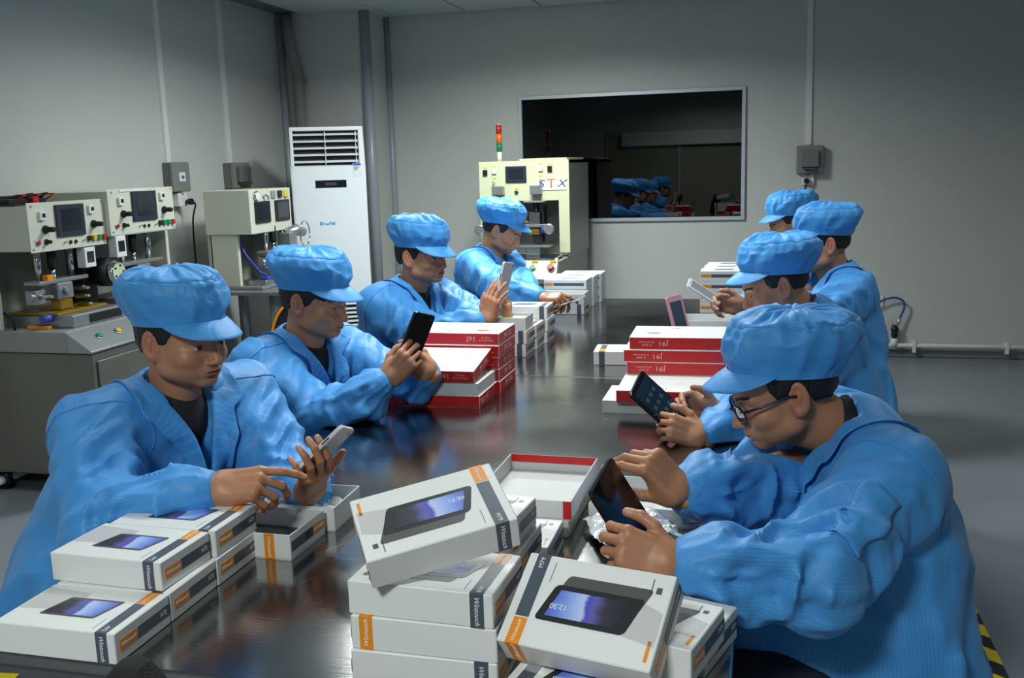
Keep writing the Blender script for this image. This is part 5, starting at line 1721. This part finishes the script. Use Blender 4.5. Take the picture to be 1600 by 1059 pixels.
        rad = rad + .0030 * np.cos(th * 15 + 3 * np.sin(seed + th * 2)) * np.exp(-((tm - .97) / .06) ** 2)
        df = np.sqrt(y1 ** 2 + y2 ** 2 + np.where(t < 0, t, 0) ** 2) - rad
        df = smax(df, t - Lf * 1.02, .006)
        wf = th * .07
        return du, df, wu, wf

    nd = unit(H + HR @ np.array((-.03, 0, -.06)) - N)
    def cut(p):
        d = cone(p, N - UP * .02, N + nd * .16, .064, .075)
        q = p - N.astype(F32)
        u, f, v = q @ tl, q @ tf, -q[:, 2]
        w = .056 * (1 - np.clip(v, -.05, .3) / c.get('vdepth', .17))
        dv = np.maximum(np.abs(u) - w, np.maximum(.02 - f, np.maximum(v - c.get('vdepth', .17), -v - .06)))
        return smin(d, dv, .01)

    def smock(p, withcut=True):
        d, l, f = torso(p)
        d = smin(d, cone(p, shL, N, .082, .062), .06)
        d = smin(d, cone(p, shR, N, .082, .062), .06)
        lap = smax(cone(p, P + tf * .05 + UP * .03, P + tf * .25 - UP * .01, .180, .135) - .006 * ridge(np.stack([p[:, 0] * 9 + seed, p[:, 1] * 9, p[:, 2] * 5], 1).astype(F32)), z0 - p[:, 2], .02)
        d = smin(d, lap, .05)
        for s in 'LR':
            du, df, _, _ = sleeve(p, arms[s], s)
            d = smin(d, smin(du, df, .03), .035)
        # sleeves and laps rest against the table instead of sinking into it
        tb = np.stack([np.abs(p[:, 0] + .64) - .612, np.abs(p[:, 1] - 3.26) - 2.075, np.abs(p[:, 2] - .703) - .050], 1)
        d = smax(d, -(np.linalg.norm(np.maximum(tb, 0), axis=1) + np.minimum(tb.max(1), 0)), .008)
        if withcut:
            d = smax(d, -cut(p), .006)
        return d

    pts = np.array([shL, shR, N, P, arms['L']['E'], arms['R']['E'], arms['L']['W'], arms['R']['W']])
    lo, hi = pts.min(0) - .27, pts.max(0) + .15
    for s in 'LR':
        for q in (arms[s]['E'], arms[s]['W']):
            lo = np.minimum(lo, q - .13)
    lo[2] = min(z0 - .03, lo[2] if lo[2] < z0 else z0 - .03); hi[2] = max(hi[2], N[2] + .12)
    hi = np.maximum(hi, np.maximum(P, P + tf * .27) + np.array((.30, .30, 0))); lo = np.minimum(lo, np.minimum(P, P + tf * .27) - np.array((.3, .3, 9))); lo[2] = z0 - .03
    v, f = surface(lambda p: smock(p), lo, hi, h)
    v = relax(v, f, 2)
    # weave coordinate
    p32 = v.astype(F32)
    dt, l, fr_ = torso(p32, folds=False)
    wv = np.arctan2(l, fr_) * .17; best = dt.copy()
    for s in 'LR':
        du, df, wu, wf = sleeve(p32, arms[s], s)
        m = du < best; wv = np.where(m, wu, wv); best = np.minimum(best, du)
        m = df < best; wv = np.where(m, wf, wv); best = np.minimum(best, df)

    # ---- body: head, neck, core, hands
    skin_h = c.get('hh', .0029)
    nl = HR.T @ (N - UP * .03 - H) / hs
    hv, hf_, hc = make_head(c['prm'], nl, skin_h / hs)
    hv = relax(hv, hf_, 1, .35)
    parts = [((hv * hs) @ HR.T + H, hf_, hc)]
    def core(p):
        s = (p[:, 2] - z0) / (z1 - z0)
        d = smin(cone(p, P + UP * .10, Cc, .09, .07), cone(p, Cc, N - UP * .10, .07, .06), .04)
        d = smin(d, cone(p, N - UP * .12, N - UP * .0, .06, .050), .04)
        for s in 'LR':
            A = arms[s]
            d = smin(d, cone(p, A['sh'] - UP * .01, N - UP * .05, .045, .05), .03)
            d = smin(d, cone(p, A['sh'], A['E'], .045, .036), .02)
            d = smin(d, cone(p, A['E'], A['W'] - A['dx'] * .015, .034, .024), .02)
        for s in (1, -1):
            hip = P + tl * .09 * s; knee = P + tf * .42 + tl * .11 * s; ank = knee - UP * (knee[2] - .09) - tf * .02
            d = smin(d, cone(p, hip, knee, .07, .05), .04); d = smin(d, cone(p, knee, ank, .048, .036), .02)
        return d
    lo2 = np.minimum(lo, np.array((min(P[0], P[0] + tf[0] * .5) - .1, P[1] - .4, .03))); hi2 = np.maximum(hi, P + tf * .55 + .1)
    lo2[2] = .04
    bv, bf = surface(core, lo2, hi2, .014)
    parts.append((bv, bf, np.tile(SKIN, (len(bv), 1))))
    for s in 'LR':
        A = arms[s]
        pose = POSES[A['pose']] if isinstance(A['pose'], str) else A['pose']
        k = c.get('hands', 1.02)
        B = np.stack([A['dx'], A['ty'], A['dz']], 1).astype(float)
        pv, pf, pc = make_hand(pose, c.get('hhand', .0024), B.T @ unit(A['E'] - A['W']).astype(float))
        if s == 'L': pf = pf[:, ::-1]
        parts.append(((pv * k) @ B.T + A['W'], pf, pc * c['prm'].get('tone', 1.0)))
    av, af, ac = join(parts)
    root = obj('person', np_mesh('person', av - base, af, m_skin, ac), None, base)
    tag(root, c['label'], 'person', 'workers around the tables')

    sm = obj('smock', np_mesh('smock', v - base, f, m_smock, None, {'weave': wv}), root)

    # ---- collar: stand and turned-down leaf that lies on the smock
    def drape(q, off):
        q = np.asarray(q, float).copy()
        for _ in range(6):
            p_ = q.astype(F32)
            d = smock(p_, False)
            g = np.stack([smock(p_ + V(*(np.eye(3)[k] * .004)), False) - d for k in range(3)], 1) / .004
            n = g / (np.linalg.norm(g, axis=1, keepdims=True) + 1e-6)
            q = q - (d - off)[:, None] * n * .8
        return q
    vd = c.get('vdepth', .17)
    ctrl = []
    for sd in (1, -1):
        ctrl.append([(0, -.064, .012), (.045 * sd, -.050, .008), (.068 * sd, -.005, -.002), (.064 * sd, .045, -.018), (.046 * sd, .085, -.045), (.024 * sd, .118, -.095), (.004 * sd, .130, -vd * .95)])
    path = ctrl[0][::-1][:-1] + ctrl[1]
    path = np.array(path)
    # resample
    tpar = np.linspace(0, len(path) - 1, 61); P0 = []
    for x_ in tpar:
        i = min(int(x_), len(path) - 2); u = x_ - i
        a_, b_, c_, d_ = path[max(i - 1, 0)], path[i], path[i + 1], path[min(i + 2, len(path) - 1)]
        P0.append(.5 * ((2 * b_) + (c_ - a_) * u + (2 * a_ - 5 * b_ + 4 * c_ - d_) * u * u + (3 * b_ - a_ - 3 * c_ + d_) * u ** 3))
    P0 = np.array(P0)
    mid = len(P0) // 2
    tw = np.abs(np.arange(len(P0)) - mid) / mid      # 0 at the nape, 1 at the V
    world = lambda q: N + np.outer(q[:, 0], tl) + np.outer(q[:, 1], tf) + np.outer(q[:, 2], UP)
    Wb = world(P0)
    out = np.stack([P0[:, 0] * 1.0, P0[:, 1] * np.where(P0[:, 1] < 0, 1.0, .15), np.zeros(len(P0))], 1)
    out[:, 0] = np.where(np.abs(out[:, 0]) < 1e-3, 0, out[:, 0]) + np.sign(P0[:, 0]) * .03 * tw
    out /= (np.linalg.norm(out, axis=1, keepdims=True) + 1e-6)
    Ow = np.outer(out[:, 0], tl) + np.outer(out[:, 1], tf)
    hst = np.interp(tw, [0, .35, .6, .8, 1], [.050, .045, .026, .010, .003])[:, None]
    lw = np.interp(tw, [0, .3, .45, .58, .60, .75, .95, 1], [.050, .056, .066, .082, .052, .058, .036, .010])[:, None]
    back_lean = np.outer(np.ones(len(P0)), nd)
    r0 = Wb - UP * .012
    r1 = Wb + back_lean * hst
    r2 = Wb + back_lean * (hst + .003) + Ow * .010
    r3 = drape(Wb + Ow * lw * .55 + UP * .0, .010)
    r3 = r3 * .7 + .3 * (Wb + Ow * lw * .55 + back_lean * hst * .4)
    r4 = drape(Wb + Ow * lw - UP * .01, .0095)
    R5 = [r0, r1, (r1 + r2) / 2 + nd * .002, r2, (r2 + r3) / 2, r3, (r3 + r4) / 2, r4]
    nr = len(R5); n = len(P0)
    cv = np.concatenate(R5) - base
    cf = np.array([(i * n + j, i * n + j + 1, (i + 1) * n + j + 1, (i + 1) * n + j) for i in range(nr - 1) for j in range(n - 1)])
    col = obj('collar', np_mesh('collar', cv, cf, m_smock, None, {'weave': np.tile(np.arange(n) * .004, nr)}), sm)
    md = col.modifiers.new('thickness', 'SOLIDIFY'); md.thickness = .004
    md = col.modifiers.new('smooth', 'SUBSURF'); md.levels = 1; md.render_levels = 1

    # ---- seams: armholes, placket
    def seam(pts_, name='seam', r=.0014):
        q = drape(np.array(pts_), .0006) - base
        o = MB().tube([tuple(x) for x in q], r, 6).build(name, m_smock, sm, fixn=False)
        a = o.data.attributes.new('weave', 'FLOAT', 'POINT')
        return o
    if c.get('detail', True):
        for s in 'LR':
            A = arms[s]; u, e1, e2 = axis_frame(A['sh'], A['E'])
            cpt = A['sh'] + u * .015
            ring = [cpt + (e1 * math.cos(a) + e2 * math.sin(a)) * .10 for a in np.linspace(0, 2 * math.pi, 49)]
            seam(ring)
        zt = N[2] - vd
        for off_ in (.012, -.020):
            fr2 = [N * np.array((1, 1, 0)) + tl * off_ + tf * .16 + UP * z_ for z_ in np.linspace(zt + .01, z0 + .06, 24)]
            seam(fr2, 'placket_seam')
        # yoke seam across the back
        yk = [S * np.array((1, 1, 0)) + tl * (.16 * math.cos(a)) - tf * (.15) + UP * (S[2] - .05) for a in np.linspace(0, math.pi, 25)]
        seam(yk, 'yoke_seam')
    if 'pocket' in c:
        A = arms[c['pocket']]; u, e1, e2 = axis_frame(A['sh'], A['E']); Lu = np.linalg.norm(A['E'] - A['sh'])
        hw, t0, t1 = c['pocket_box']; pd = np.array(c['pocket_dir']); ac_ = math.atan2(float(pd @ e2), float(pd @ e1)); a0, a1 = ac_ - hw, ac_ + hw
        nn = 14
        grid = np.array([A['sh'] + u * Lu * (t0 + (t1 - t0) * i / nn) + (e1 * math.cos(a0 + (a1 - a0) * j / nn) + e2 * math.sin(a0 + (a1 - a0) * j / nn)) * .10 for i in range(nn + 1) for j in range(nn + 1)])
        g = drape(grid, .0030) - base
        gf = np.array([(i * (nn + 1) + j, i * (nn + 1) + j + 1, (i + 1) * (nn + 1) + j + 1, (i + 1) * (nn + 1) + j) for i in range(nn) for j in range(nn)])
        pk = obj('sleeve_pocket', np_mesh('sleeve_pocket', g, gf, m_smock, None, {'weave': np.repeat(np.arange(nn + 1), nn + 1) * .0085}), sm)
        md = pk.modifiers.new('thickness', 'SOLIDIFY'); md.thickness = .003; md.offset = 0
    if 'chest_pocket' in c:
        sd = c['chest_pocket']
        pts_ = [N + tl * (sd * (.075 + .075 * k / 12)) + tf * .2 - UP * (.20 + .012 * k / 12) for k in range(13)]
        seam(pts_, 'pocket_flap', .003)

    # ---- shirt seen in the neck opening
    def shirt(p):
        d, l, f2 = torso(p, .016, False)
        d = smin(d, cone(p, N - UP * .06, N + nd * .03, .085, .058), .02)
        return np.maximum(d, (N[2] - .30) - p[:, 2])
    sv, sf = surface(shirt, N - np.array((.26, .26, .33)), N + np.array((.26, .26, .10)), .009)
    obj('shirt', np_mesh('shirt', sv - base, sf, c.get('shirt', m_shirtd)), root)

    # ---- trousers and shoes
    def trousers(p):
        d = ell(p, P + UP * .02 + tf * .03, (.13, .13, .085))
        for s in (1, -1):
            hip = P + tl * .09 * s; knee = P + tf * .42 + tl * .11 * s; ank = knee - UP * (knee[2] - .07) - tf * .02
            d = smin(d, cone(p, hip + tf * .05, knee, .080, .068), .04); d = smin(d, cone(p, knee, ank, .070, .058), .03)
        return np.maximum(d, .06 - p[:, 2])
    lo3 = np.minimum(P, P + tf * .5) - .25; hi3 = np.maximum(P, P + tf * .5) + .25; lo3[2] = .03; hi3[2] = P[2] + .16
    tv, tf_ = surface(trousers, lo3, hi3, .014)
    obj('trousers', np_mesh('trousers', tv - base, tf_, m_trous), root)
    for s in (1, -1):
        knee = P + tf * .42 + tl * .11 * s; a0 = knee * np.array((1, 1, 0)) - tf * .05
        def shoe(p):
            d = cone(p, a0 + UP * .035, a0 + tf * .16 + UP * .03, .042, .038)
            d = smin(d, cone(p, a0 + UP * .04, a0 + UP * .085, .042, .05), .02)
            return smax(d, .002 - p[:, 2], .004)
        xv, xf = surface(shoe, np.minimum(a0, a0 + tf * .2) - np.array((.07, .07, .02)), np.maximum(a0, a0 + tf * .2) + np.array((.07, .07, .15)), .010)
        obj('shoe', np_mesh('shoe', xv - base, xf, m_shoe), root)

    # ---- head gear
    cvv, cff, cw, vvv, vff, vw = make_cap(c.get('seed', 1), c.get('cap', 1.0), c.get('captilt', 0.0))
    tr = lambda q: (q * hs) @ HR.T + H - base
    cap = obj('cap', np_mesh('cap', tr(cvv), cff, m_capf, None, {'weave': cw}), root)
    vis = obj('visor', np_mesh('visor', tr(vvv), vff, m_capf, None, {'weave': vw}), cap)
    rr = tr(CAP_ROW); rr = np.concatenate([rr, rr[:1]]); o = MB().tube([tuple(x) for x in rr], .0016, 6).build('crown_seam', m_capf, cap, fixn=False); o.data.attributes.new('weave', 'FLOAT', 'POINT')
    yv, yf = make_hair(c['prm'], max(.0042, skin_h), c.get('fringe', False))
    obj('hair', np_mesh('hair', tr(yv), yf, m_hair), root)
    # eyes and brows lie on the face
    op = c['prm'].get('eye', .0016)
    M4 = Matrix.Translation(Vector(H - base)) @ Matrix([list(r) for r in HR]).to_4x4() @ Matrix.Scale(hs, 4)
    for sd in (1, -1):
        yc = .0325
        arch = lambda y, k: k * max(0.0, 1 - ((abs(y) - yc) / .0145) ** 2) ** .7
        v3, f3, k3 = face_patch(c['prm'], sd * .0182, sd * .0468, lambda y: -.0045 + arch(y, op * 1.6 + .0012), lambda y: -.0048 - arch(y, op), 15, 7, .0006)
        q = MB()
        for ff, (a_, b_) in zip(f3, k3):
            yy = abs(v3[ff[0]][1])
            q.add([v3[i] for i in ff], [(0, 1, 2, 3)], 2 if b_ > .72 else (1 if abs(yy - yc - .001) < .0058 else 0))
        e = q.build('eye', [m_eyew, m_iris, m_hair], root, fixn=False); e.data.transform(M4)
        v3, f3, k3 = face_patch(c['prm'], sd * .0125, sd * .0525, lambda y: .0175 + .0055 * math.sin(min(1, (abs(y) - .0125) / .028) * 1.9) + .0030, lambda y: .0150 + .0060 * math.sin(min(1, (abs(y) - .0125) / .028) * 1.9) - .0015 * (1 - (abs(y) - .0125) / .04), 14, 3, .0007)
        q = MB().add(v3, f3, 0, True)
        e = q.build('eyebrow', m_brow, root, fixn=False); e.data.transform(M4)
    if c.get('glasses'):
        fr = MB()
        m_fr = mat('glasses_frame', srgb(24, 26, 60), .25)
        m_ln = mat('glasses_lens', srgb(150, 160, 170), .05)
        gl_ = []
        for s in (1, -1):
            loop = [(.106 - .10 * abs((s * .034 + .024 * math.cos(a)) / .06) ** 2 * .12, s * .034 + .024 * math.cos(a), -.006 + .017 * math.sin(a)) for a in np.linspace(0, 2 * math.pi, 25)]
            fr.tube(loop, .0022, 6)
            fr.tube([(.100, s * .058, .004), (.094, s * .070, .004), (.06, s * .077, .004), (.01, s * .082, .006), (-.012, s * .084, .0)], .0026, 6)
            gl_.append(loop)
        fr.tube([(.108, .011, -.002), (.112, 0, .001), (.108, -.011, -.002)], .002, 6)
        o = fr.build('glasses', m_fr, root); o.data.transform(Matrix.Translation(Vector(H - base)) @ Matrix([list(r) for r in HR]).to_4x4() @ Matrix.Scale(hs, 4))
        for loop in gl_:
            q = MB(); q.add(loop[:-1] + [(p_[0] - .001, p_[1], p_[2]) for p_ in loop[:-1]], [tuple(range(24)), tuple(range(47, 23, -1))])
            lm = glass_thin
            g2 = q.build('lens', lm, o); g2.data.transform(Matrix.Translation(Vector(H - base)) @ Matrix([list(r) for r in HR]).to_4x4() @ Matrix.Scale(hs, 4))
    return root

glass_thin = bpy.data.materials.new('clear_lens'); glass_thin.use_nodes = True
nt = glass_thin.node_tree; nt.nodes.clear()
_o = nt.nodes.new('ShaderNodeOutputMaterial'); _m = nt.nodes.new('ShaderNodeMixShader'); _t = nt.nodes.new('ShaderNodeBsdfTransparent'); _g = nt.nodes.new('ShaderNodeBsdfGlossy'); _f = nt.nodes.new('ShaderNodeFresnel')
_t.inputs[0].default_value = (.92, .94, .95, 1); _g.inputs['Roughness'].default_value = .02; _f.inputs[0].default_value = 1.5
nt.links.new(_f.outputs[0], _m.inputs[0]); nt.links.new(_t.outputs[0], _m.inputs[1]); nt.links.new(_g.outputs[0], _m.inputs[2]); nt.links.new(_m.outputs[0], _o.inputs[0])

m_brow = mat('eyebrow_hair', srgb(44, 34, 30), .7, bump=.5, bscale=500)
def stool(x, y, label):
    t = empty('stool', (x, y, 0)); tag(t, label, 'stool', 'round stools under the workers')
    MB().lathe([(.10, .385), (.155, .388), (.165, .40), (.165, .415), (.155, .425), (.10, .428)], seg=28).build('seat', m_black, t)
    for k in range(4):
        a = math.pi / 4 + k * math.pi / 2
        MB().tube([(.12 * math.cos(a), .12 * math.sin(a), .388), (.19 * math.cos(a), .19 * math.sin(a), 0)], .011, 10).build('leg', m_steel, t)
    rg = [(.155 * math.cos(a), .155 * math.sin(a), .18) for a in [2 * math.pi * k / 28 for k in range(29)]]
    MB().tube(rg, .007, 8).build('foot_ring', m_steel, t)
    return t
# ================================================================== the eight workers
_CM = np.array(cam.matrix_world)
def px(x, y, d):
    """point in the room at measured image position and depth (metres along the optical axis)"""
    q = _CM[:3, :3] @ np.array(((x - 800) / 1505.0, -(y - 529.5) / 1505.0, -1.0))
    return _CM[:3, 3] + q * d

def head_from_ear(ear, look, side, hs, roll=0.0):
    hx = unit(look); hy = unit(np.cross(UP, hx)); hz = np.cross(hx, hy)
    hy, hz = hy * math.cos(roll) + hz * math.sin(roll), hz * math.cos(roll) - hy * math.sin(roll)
    return np.asarray(ear) - (hx * -.010 + hy * (.082 * side) + hz * -.008) * hs

def worker(**c):
    c['H'] = head_from_ear(px(*c['ear']), c['look'], c['side'], c.get('hs', 1.04), c.get('roll', 0))
    f = unit((c['face'][0], c['face'][1], 0))
    o = c['soff']                       # shoulders relative to the head: back, side(left), down
    l = np.cross(UP, f)
    c['S'] = c['H'] - f * o[0] + l * o[1] - UP * o[2]
    c['P'] = np.array(c['P'])
    r = person(c)
    print(c['label'][:30], 'H', np.round(c['H'], 3), 'S', np.round(c['S'], 3))
    return r


worker(label='worker in blue smock nearest at left, glancing aside over a white phone', ear=(236, 542, 2.16), side=-1, look=(.97, -.22, -.11), face=(.90, -.42), hs=1.01,
       soff=(.075, 0, .185), P=(-1.60, 1.90, .50), prm=dict(w=1.06, tone=.92, eye=.0026), seed=1, cap=1.01, fat=1.04, sw=.19, vdepth=.20, chest_pocket=1,
       R=dict(w=px(338, 762, 1.92), x=(.95, .12, .10), t=(.05, .75, .65), pose='point', pole=(-.5, -.6, -.6)),
       L=dict(w=px(506, 704, 2.03) - np.array((.396, -.518, .613)) * .112 - np.array((.62, .25, .6)) * .050 + np.array((.72, -.22, -.65)) * .021, x=(.396, -.518, .613), t=(.48, .70, .29), pose='wrap', pole=(-.2, .6, -.7)))
worker(label='worker in blue smock second at left, looking down at a black phone in both hands', ear=(465, 477, 3.02), side=-1, look=(.98, -.10, -.22), face=(.95, -.30), hs=1.05,
       soff=(.085, 0, .19), P=(-1.60, 2.80, .50), prm=dict(w=.97, tone=.95, eye=.0012), seed=2, fringe=True, captilt=-.05,
       R=dict(w=px(607, 592, 2.91), x=(.6, .1, .6), t=(-.53, -.05, .6), pose='grip', pole=(.05, -.45, -.9)),
       L=dict(w=px(672, 583, 3.0), x=(-.55, -.35, .55), t=(.35, .385, .6), pose='grip', pole=(.2, .5, -.8)))
worker(label='worker in blue smock third at left, gazing across the table, white tablet in hands', ear=(637, 405, 4.0), side=-1, look=(.95, -.27, -.06), face=(.93, -.33), hs=1.05, h=.009, hh=.0032, hhand=.0028,
       soff=(.085, 0, .19), P=(-1.62, 3.80, .50), prm=dict(w=.98, tone=.98, eye=.0022), seed=3, fringe=True, captilt=.12,
       R=dict(w=px(760, 502, 3.80), x=(.25, .1, .95), t=(-.875, .335, .195), pose='flatfingers', pole=(.1, -.5, -.8)),
       L=dict(w=px(792, 508, 3.93), x=(.1, -.05, .9), t=(-.27, .81, .075), pose='grip', pole=(.2, .5, -.8)))
worker(label='worker in blue smock farthest at left, head bowed, tapping a flat tablet', ear=(775, 362, 5.2), side=-1, look=(.88, -.02, -.46), face=(.97, -.2), hs=1.05, h=.010, hh=.0036, hhand=.003,
       soff=(.10, 0, .18), P=(-1.60, 5.02, .50), prm=dict(w=1.05, tone=.95, eye=.0012), seed=4, captilt=-.22, shirt=m_shirtw,
       R=dict(w=px(846, 466, 4.60), x=(.95, -.05, .05), t=(0, .9, .3), pose='point', pole=(.0, -.5, -.8)),
       L=dict(w=px(842, 484, 4.68), x=(.9, -.2, 0), t=(0, .8, .3), pose='cradle', pole=(.2, .5, -.8)))
worker(label='worker in glasses and blue smock nearest at right, examining a black tablet', ear=(1248, 625, 1.86), side=1, look=(-.90, -.20, -.36), face=(-.95, -.22), hs=.99, hh=.0026, hhand=.0021, h=.0064,
       soff=(.165, 0, .135), P=(.27, 1.93, .50), prm=dict(w=.98, tone=.93, eye=.0014), seed=5, cap=1.03, captilt=-.24, glasses=True, pocket='L', pocket_box=(.42, .40, .88), pocket_dir=(.1, -.85, .5),
       L=dict(w=px(1052, 882, 1.60), x=(-.9, -.1, .3), t=(.2, .45, .765), pose='edge', pole=(.5, -.5, -.7)),
       R=dict(w=px(1064, 772, 1.80), x=(-.62, -.15, .75), t=(-.5, -.75, -.2), pose='pinch', pole=(.3, .5, -.8)))
worker(label='worker in blue smock second at right, bent over a black tablet', ear=(1225, 450, 3.05), side=1, look=(-.9, -.2, -.36), face=(-.95, -.2), hs=1.01,
       soff=(.14, 0, .155), P=(.30, 3.02, .50), prm=dict(w=1.0, tone=.98, eye=.0012), seed=6, captilt=-.22,
       L=dict(w=px(1098, 683, 2.58), x=(-.88, -.15, .3), t=(.2, .4, .8), pose='edge', pole=(.5, -.4, -.8)),
       R=dict(w=px(1120, 645, 2.74), x=(-.85, -.1, .35), t=(.1, -.3, .9), pose='edge', pole=(.3, .5, -.8)))
worker(label='worker in blue smock third at right, holding up a white phone', ear=(1297, 385, 3.9), side=1, look=(-.92, -.2, -.22), face=(-.95, -.2), hs=1.04, h=.009, hh=.0032, hhand=.0028,
       soff=(.085, 0, .18), P=(.36, 4.05, .50), prm=dict(w=.98, tone=.96, eye=.0014), seed=7, captilt=-.14,
       L=dict(w=px(1170, 540, 3.50), x=(-.9, 0, 0), t=(0, .6, .6), pose='rest', pole=(.4, -.5, -.7)),
       R=dict(w=px(1160, 478, 3.78), x=(-.9, -.1, .15), t=(0, -.3, .9), pose='edge', pole=(.3, .5, -.8)))
worker(label='worker in blue smock farthest at right, mostly hidden behind another worker', ear=(1242, 350, 5.15), side=1, look=(-.9, -.2, -.33), face=(-.95, -.15), hs=1.04, h=.010, hh=.0036, hhand=.003, detail=False,
       soff=(.10, 0, .18), P=(.34, 5.38, .50), prm=dict(w=1.0, tone=.95, eye=.0014), seed=8, captilt=-.18,
       L=dict(w=(.09, 5.26, .67), x=(-.85, .05, -.2), t=(0, .5, .6), pose='rest', pole=(.4, -.5, -.7)),
       R=dict(w=(.09, 5.50, .67), x=(-.85, -.05, -.2), t=(0, -.5, .6), pose='rest', pole=(.3, .5, -.8)))

# ---- what they hold
def devmat(p, x, n):
    n = unit(n).astype(float); x = np.asarray(x, float); x = x - n * (x @ n); x /= np.linalg.norm(x); y = np.cross(n, x)
    M = Matrix.Identity(4)
    for i in range(3):
        M[i][0], M[i][1], M[i][2], M[i][3] = x[i], y[i], n[i], p[i]
    return M
device('phone', devmat(px(506, 704, 2.03), (.62, .25, .6), (-.72, .22, .65)), .142, .072, .009, m_devwhite, m_glassblk, 'white-backed phone held by the nearest left worker', 'phone')
device('phone', devmat(px(650, 526, 2.93), (.35, .1, .93), (-.75, .6, .28)), .155, .080, .010, m_devblack, m_glassblk, 'black phone held up by the second left worker', 'phone')
device('tablet', devmat(px(787, 446, 3.85), (.3, .1, .93), (-.97, .12, .2)), .19, .112, .009, m_devwhite, m_devwhite, 'white tablet held upright by the third left worker', 'tablet', dark=m_dispgrey)
device('tablet', devmat(px(886, 472, 4.60), (.95, -.1, .28), (-.28, -.02, .95)), .17, .10, .008, m_devwhite, m_glassblk, 'tablet held flat by the farthest left worker', 'tablet')
device('tablet', devmat((-.2262, 1.645, .8725), (-.465, -.193, .863), (.867, -.293, .40)), .19, .115, .010, m_devblack, m_glassblk, 'black tablet held by the worker in glasses', 'tablet', dark=m_dispoff)
_t2 = device('tablet', devmat((-.2595, 2.587, .8403), (-.698, -.17, .695), (.696, -.39, .60)), .19, .115, .010, m_devblack, m_glassblk, 'black tablet held by the second right worker', 'tablet', dark=mat('display_blue', srgb(22, 44, 62), .08, coat=.5))
q = MB()
for i in range(4):
    for j in range(3):
        q.box((-.055 + i * .03, -.034 + j * .027, .0058), (-.043 + i * .03, -.020 + j * .027, .0062))
q.build('app_icons', mat('display_icons', srgb(74, 86, 98), .1), _t2)
device('phone', devmat(px(1100, 457, 3.76), (-.6, -.1, .45), (.55, -.25, .75)), .15, .078, .009, m_devwhite, m_devwhite, 'white phone held by the third right worker', 'phone', dark=m_dispgrey)

for x, y, lab in ((-1.62, 1.90, 'nearest left'), (-1.62, 2.80, 'second left'), (-1.64, 3.80, 'third left'), (-1.62, 5.02, 'farthest left'),
                  (.30, 1.93, 'nearest right'), (.33, 3.02, 'second right'), (.39, 4.05, 'third right'), (.37, 5.38, 'farthest right')):
    stool(x, y, 'round black stool under the ' + lab + ' worker')
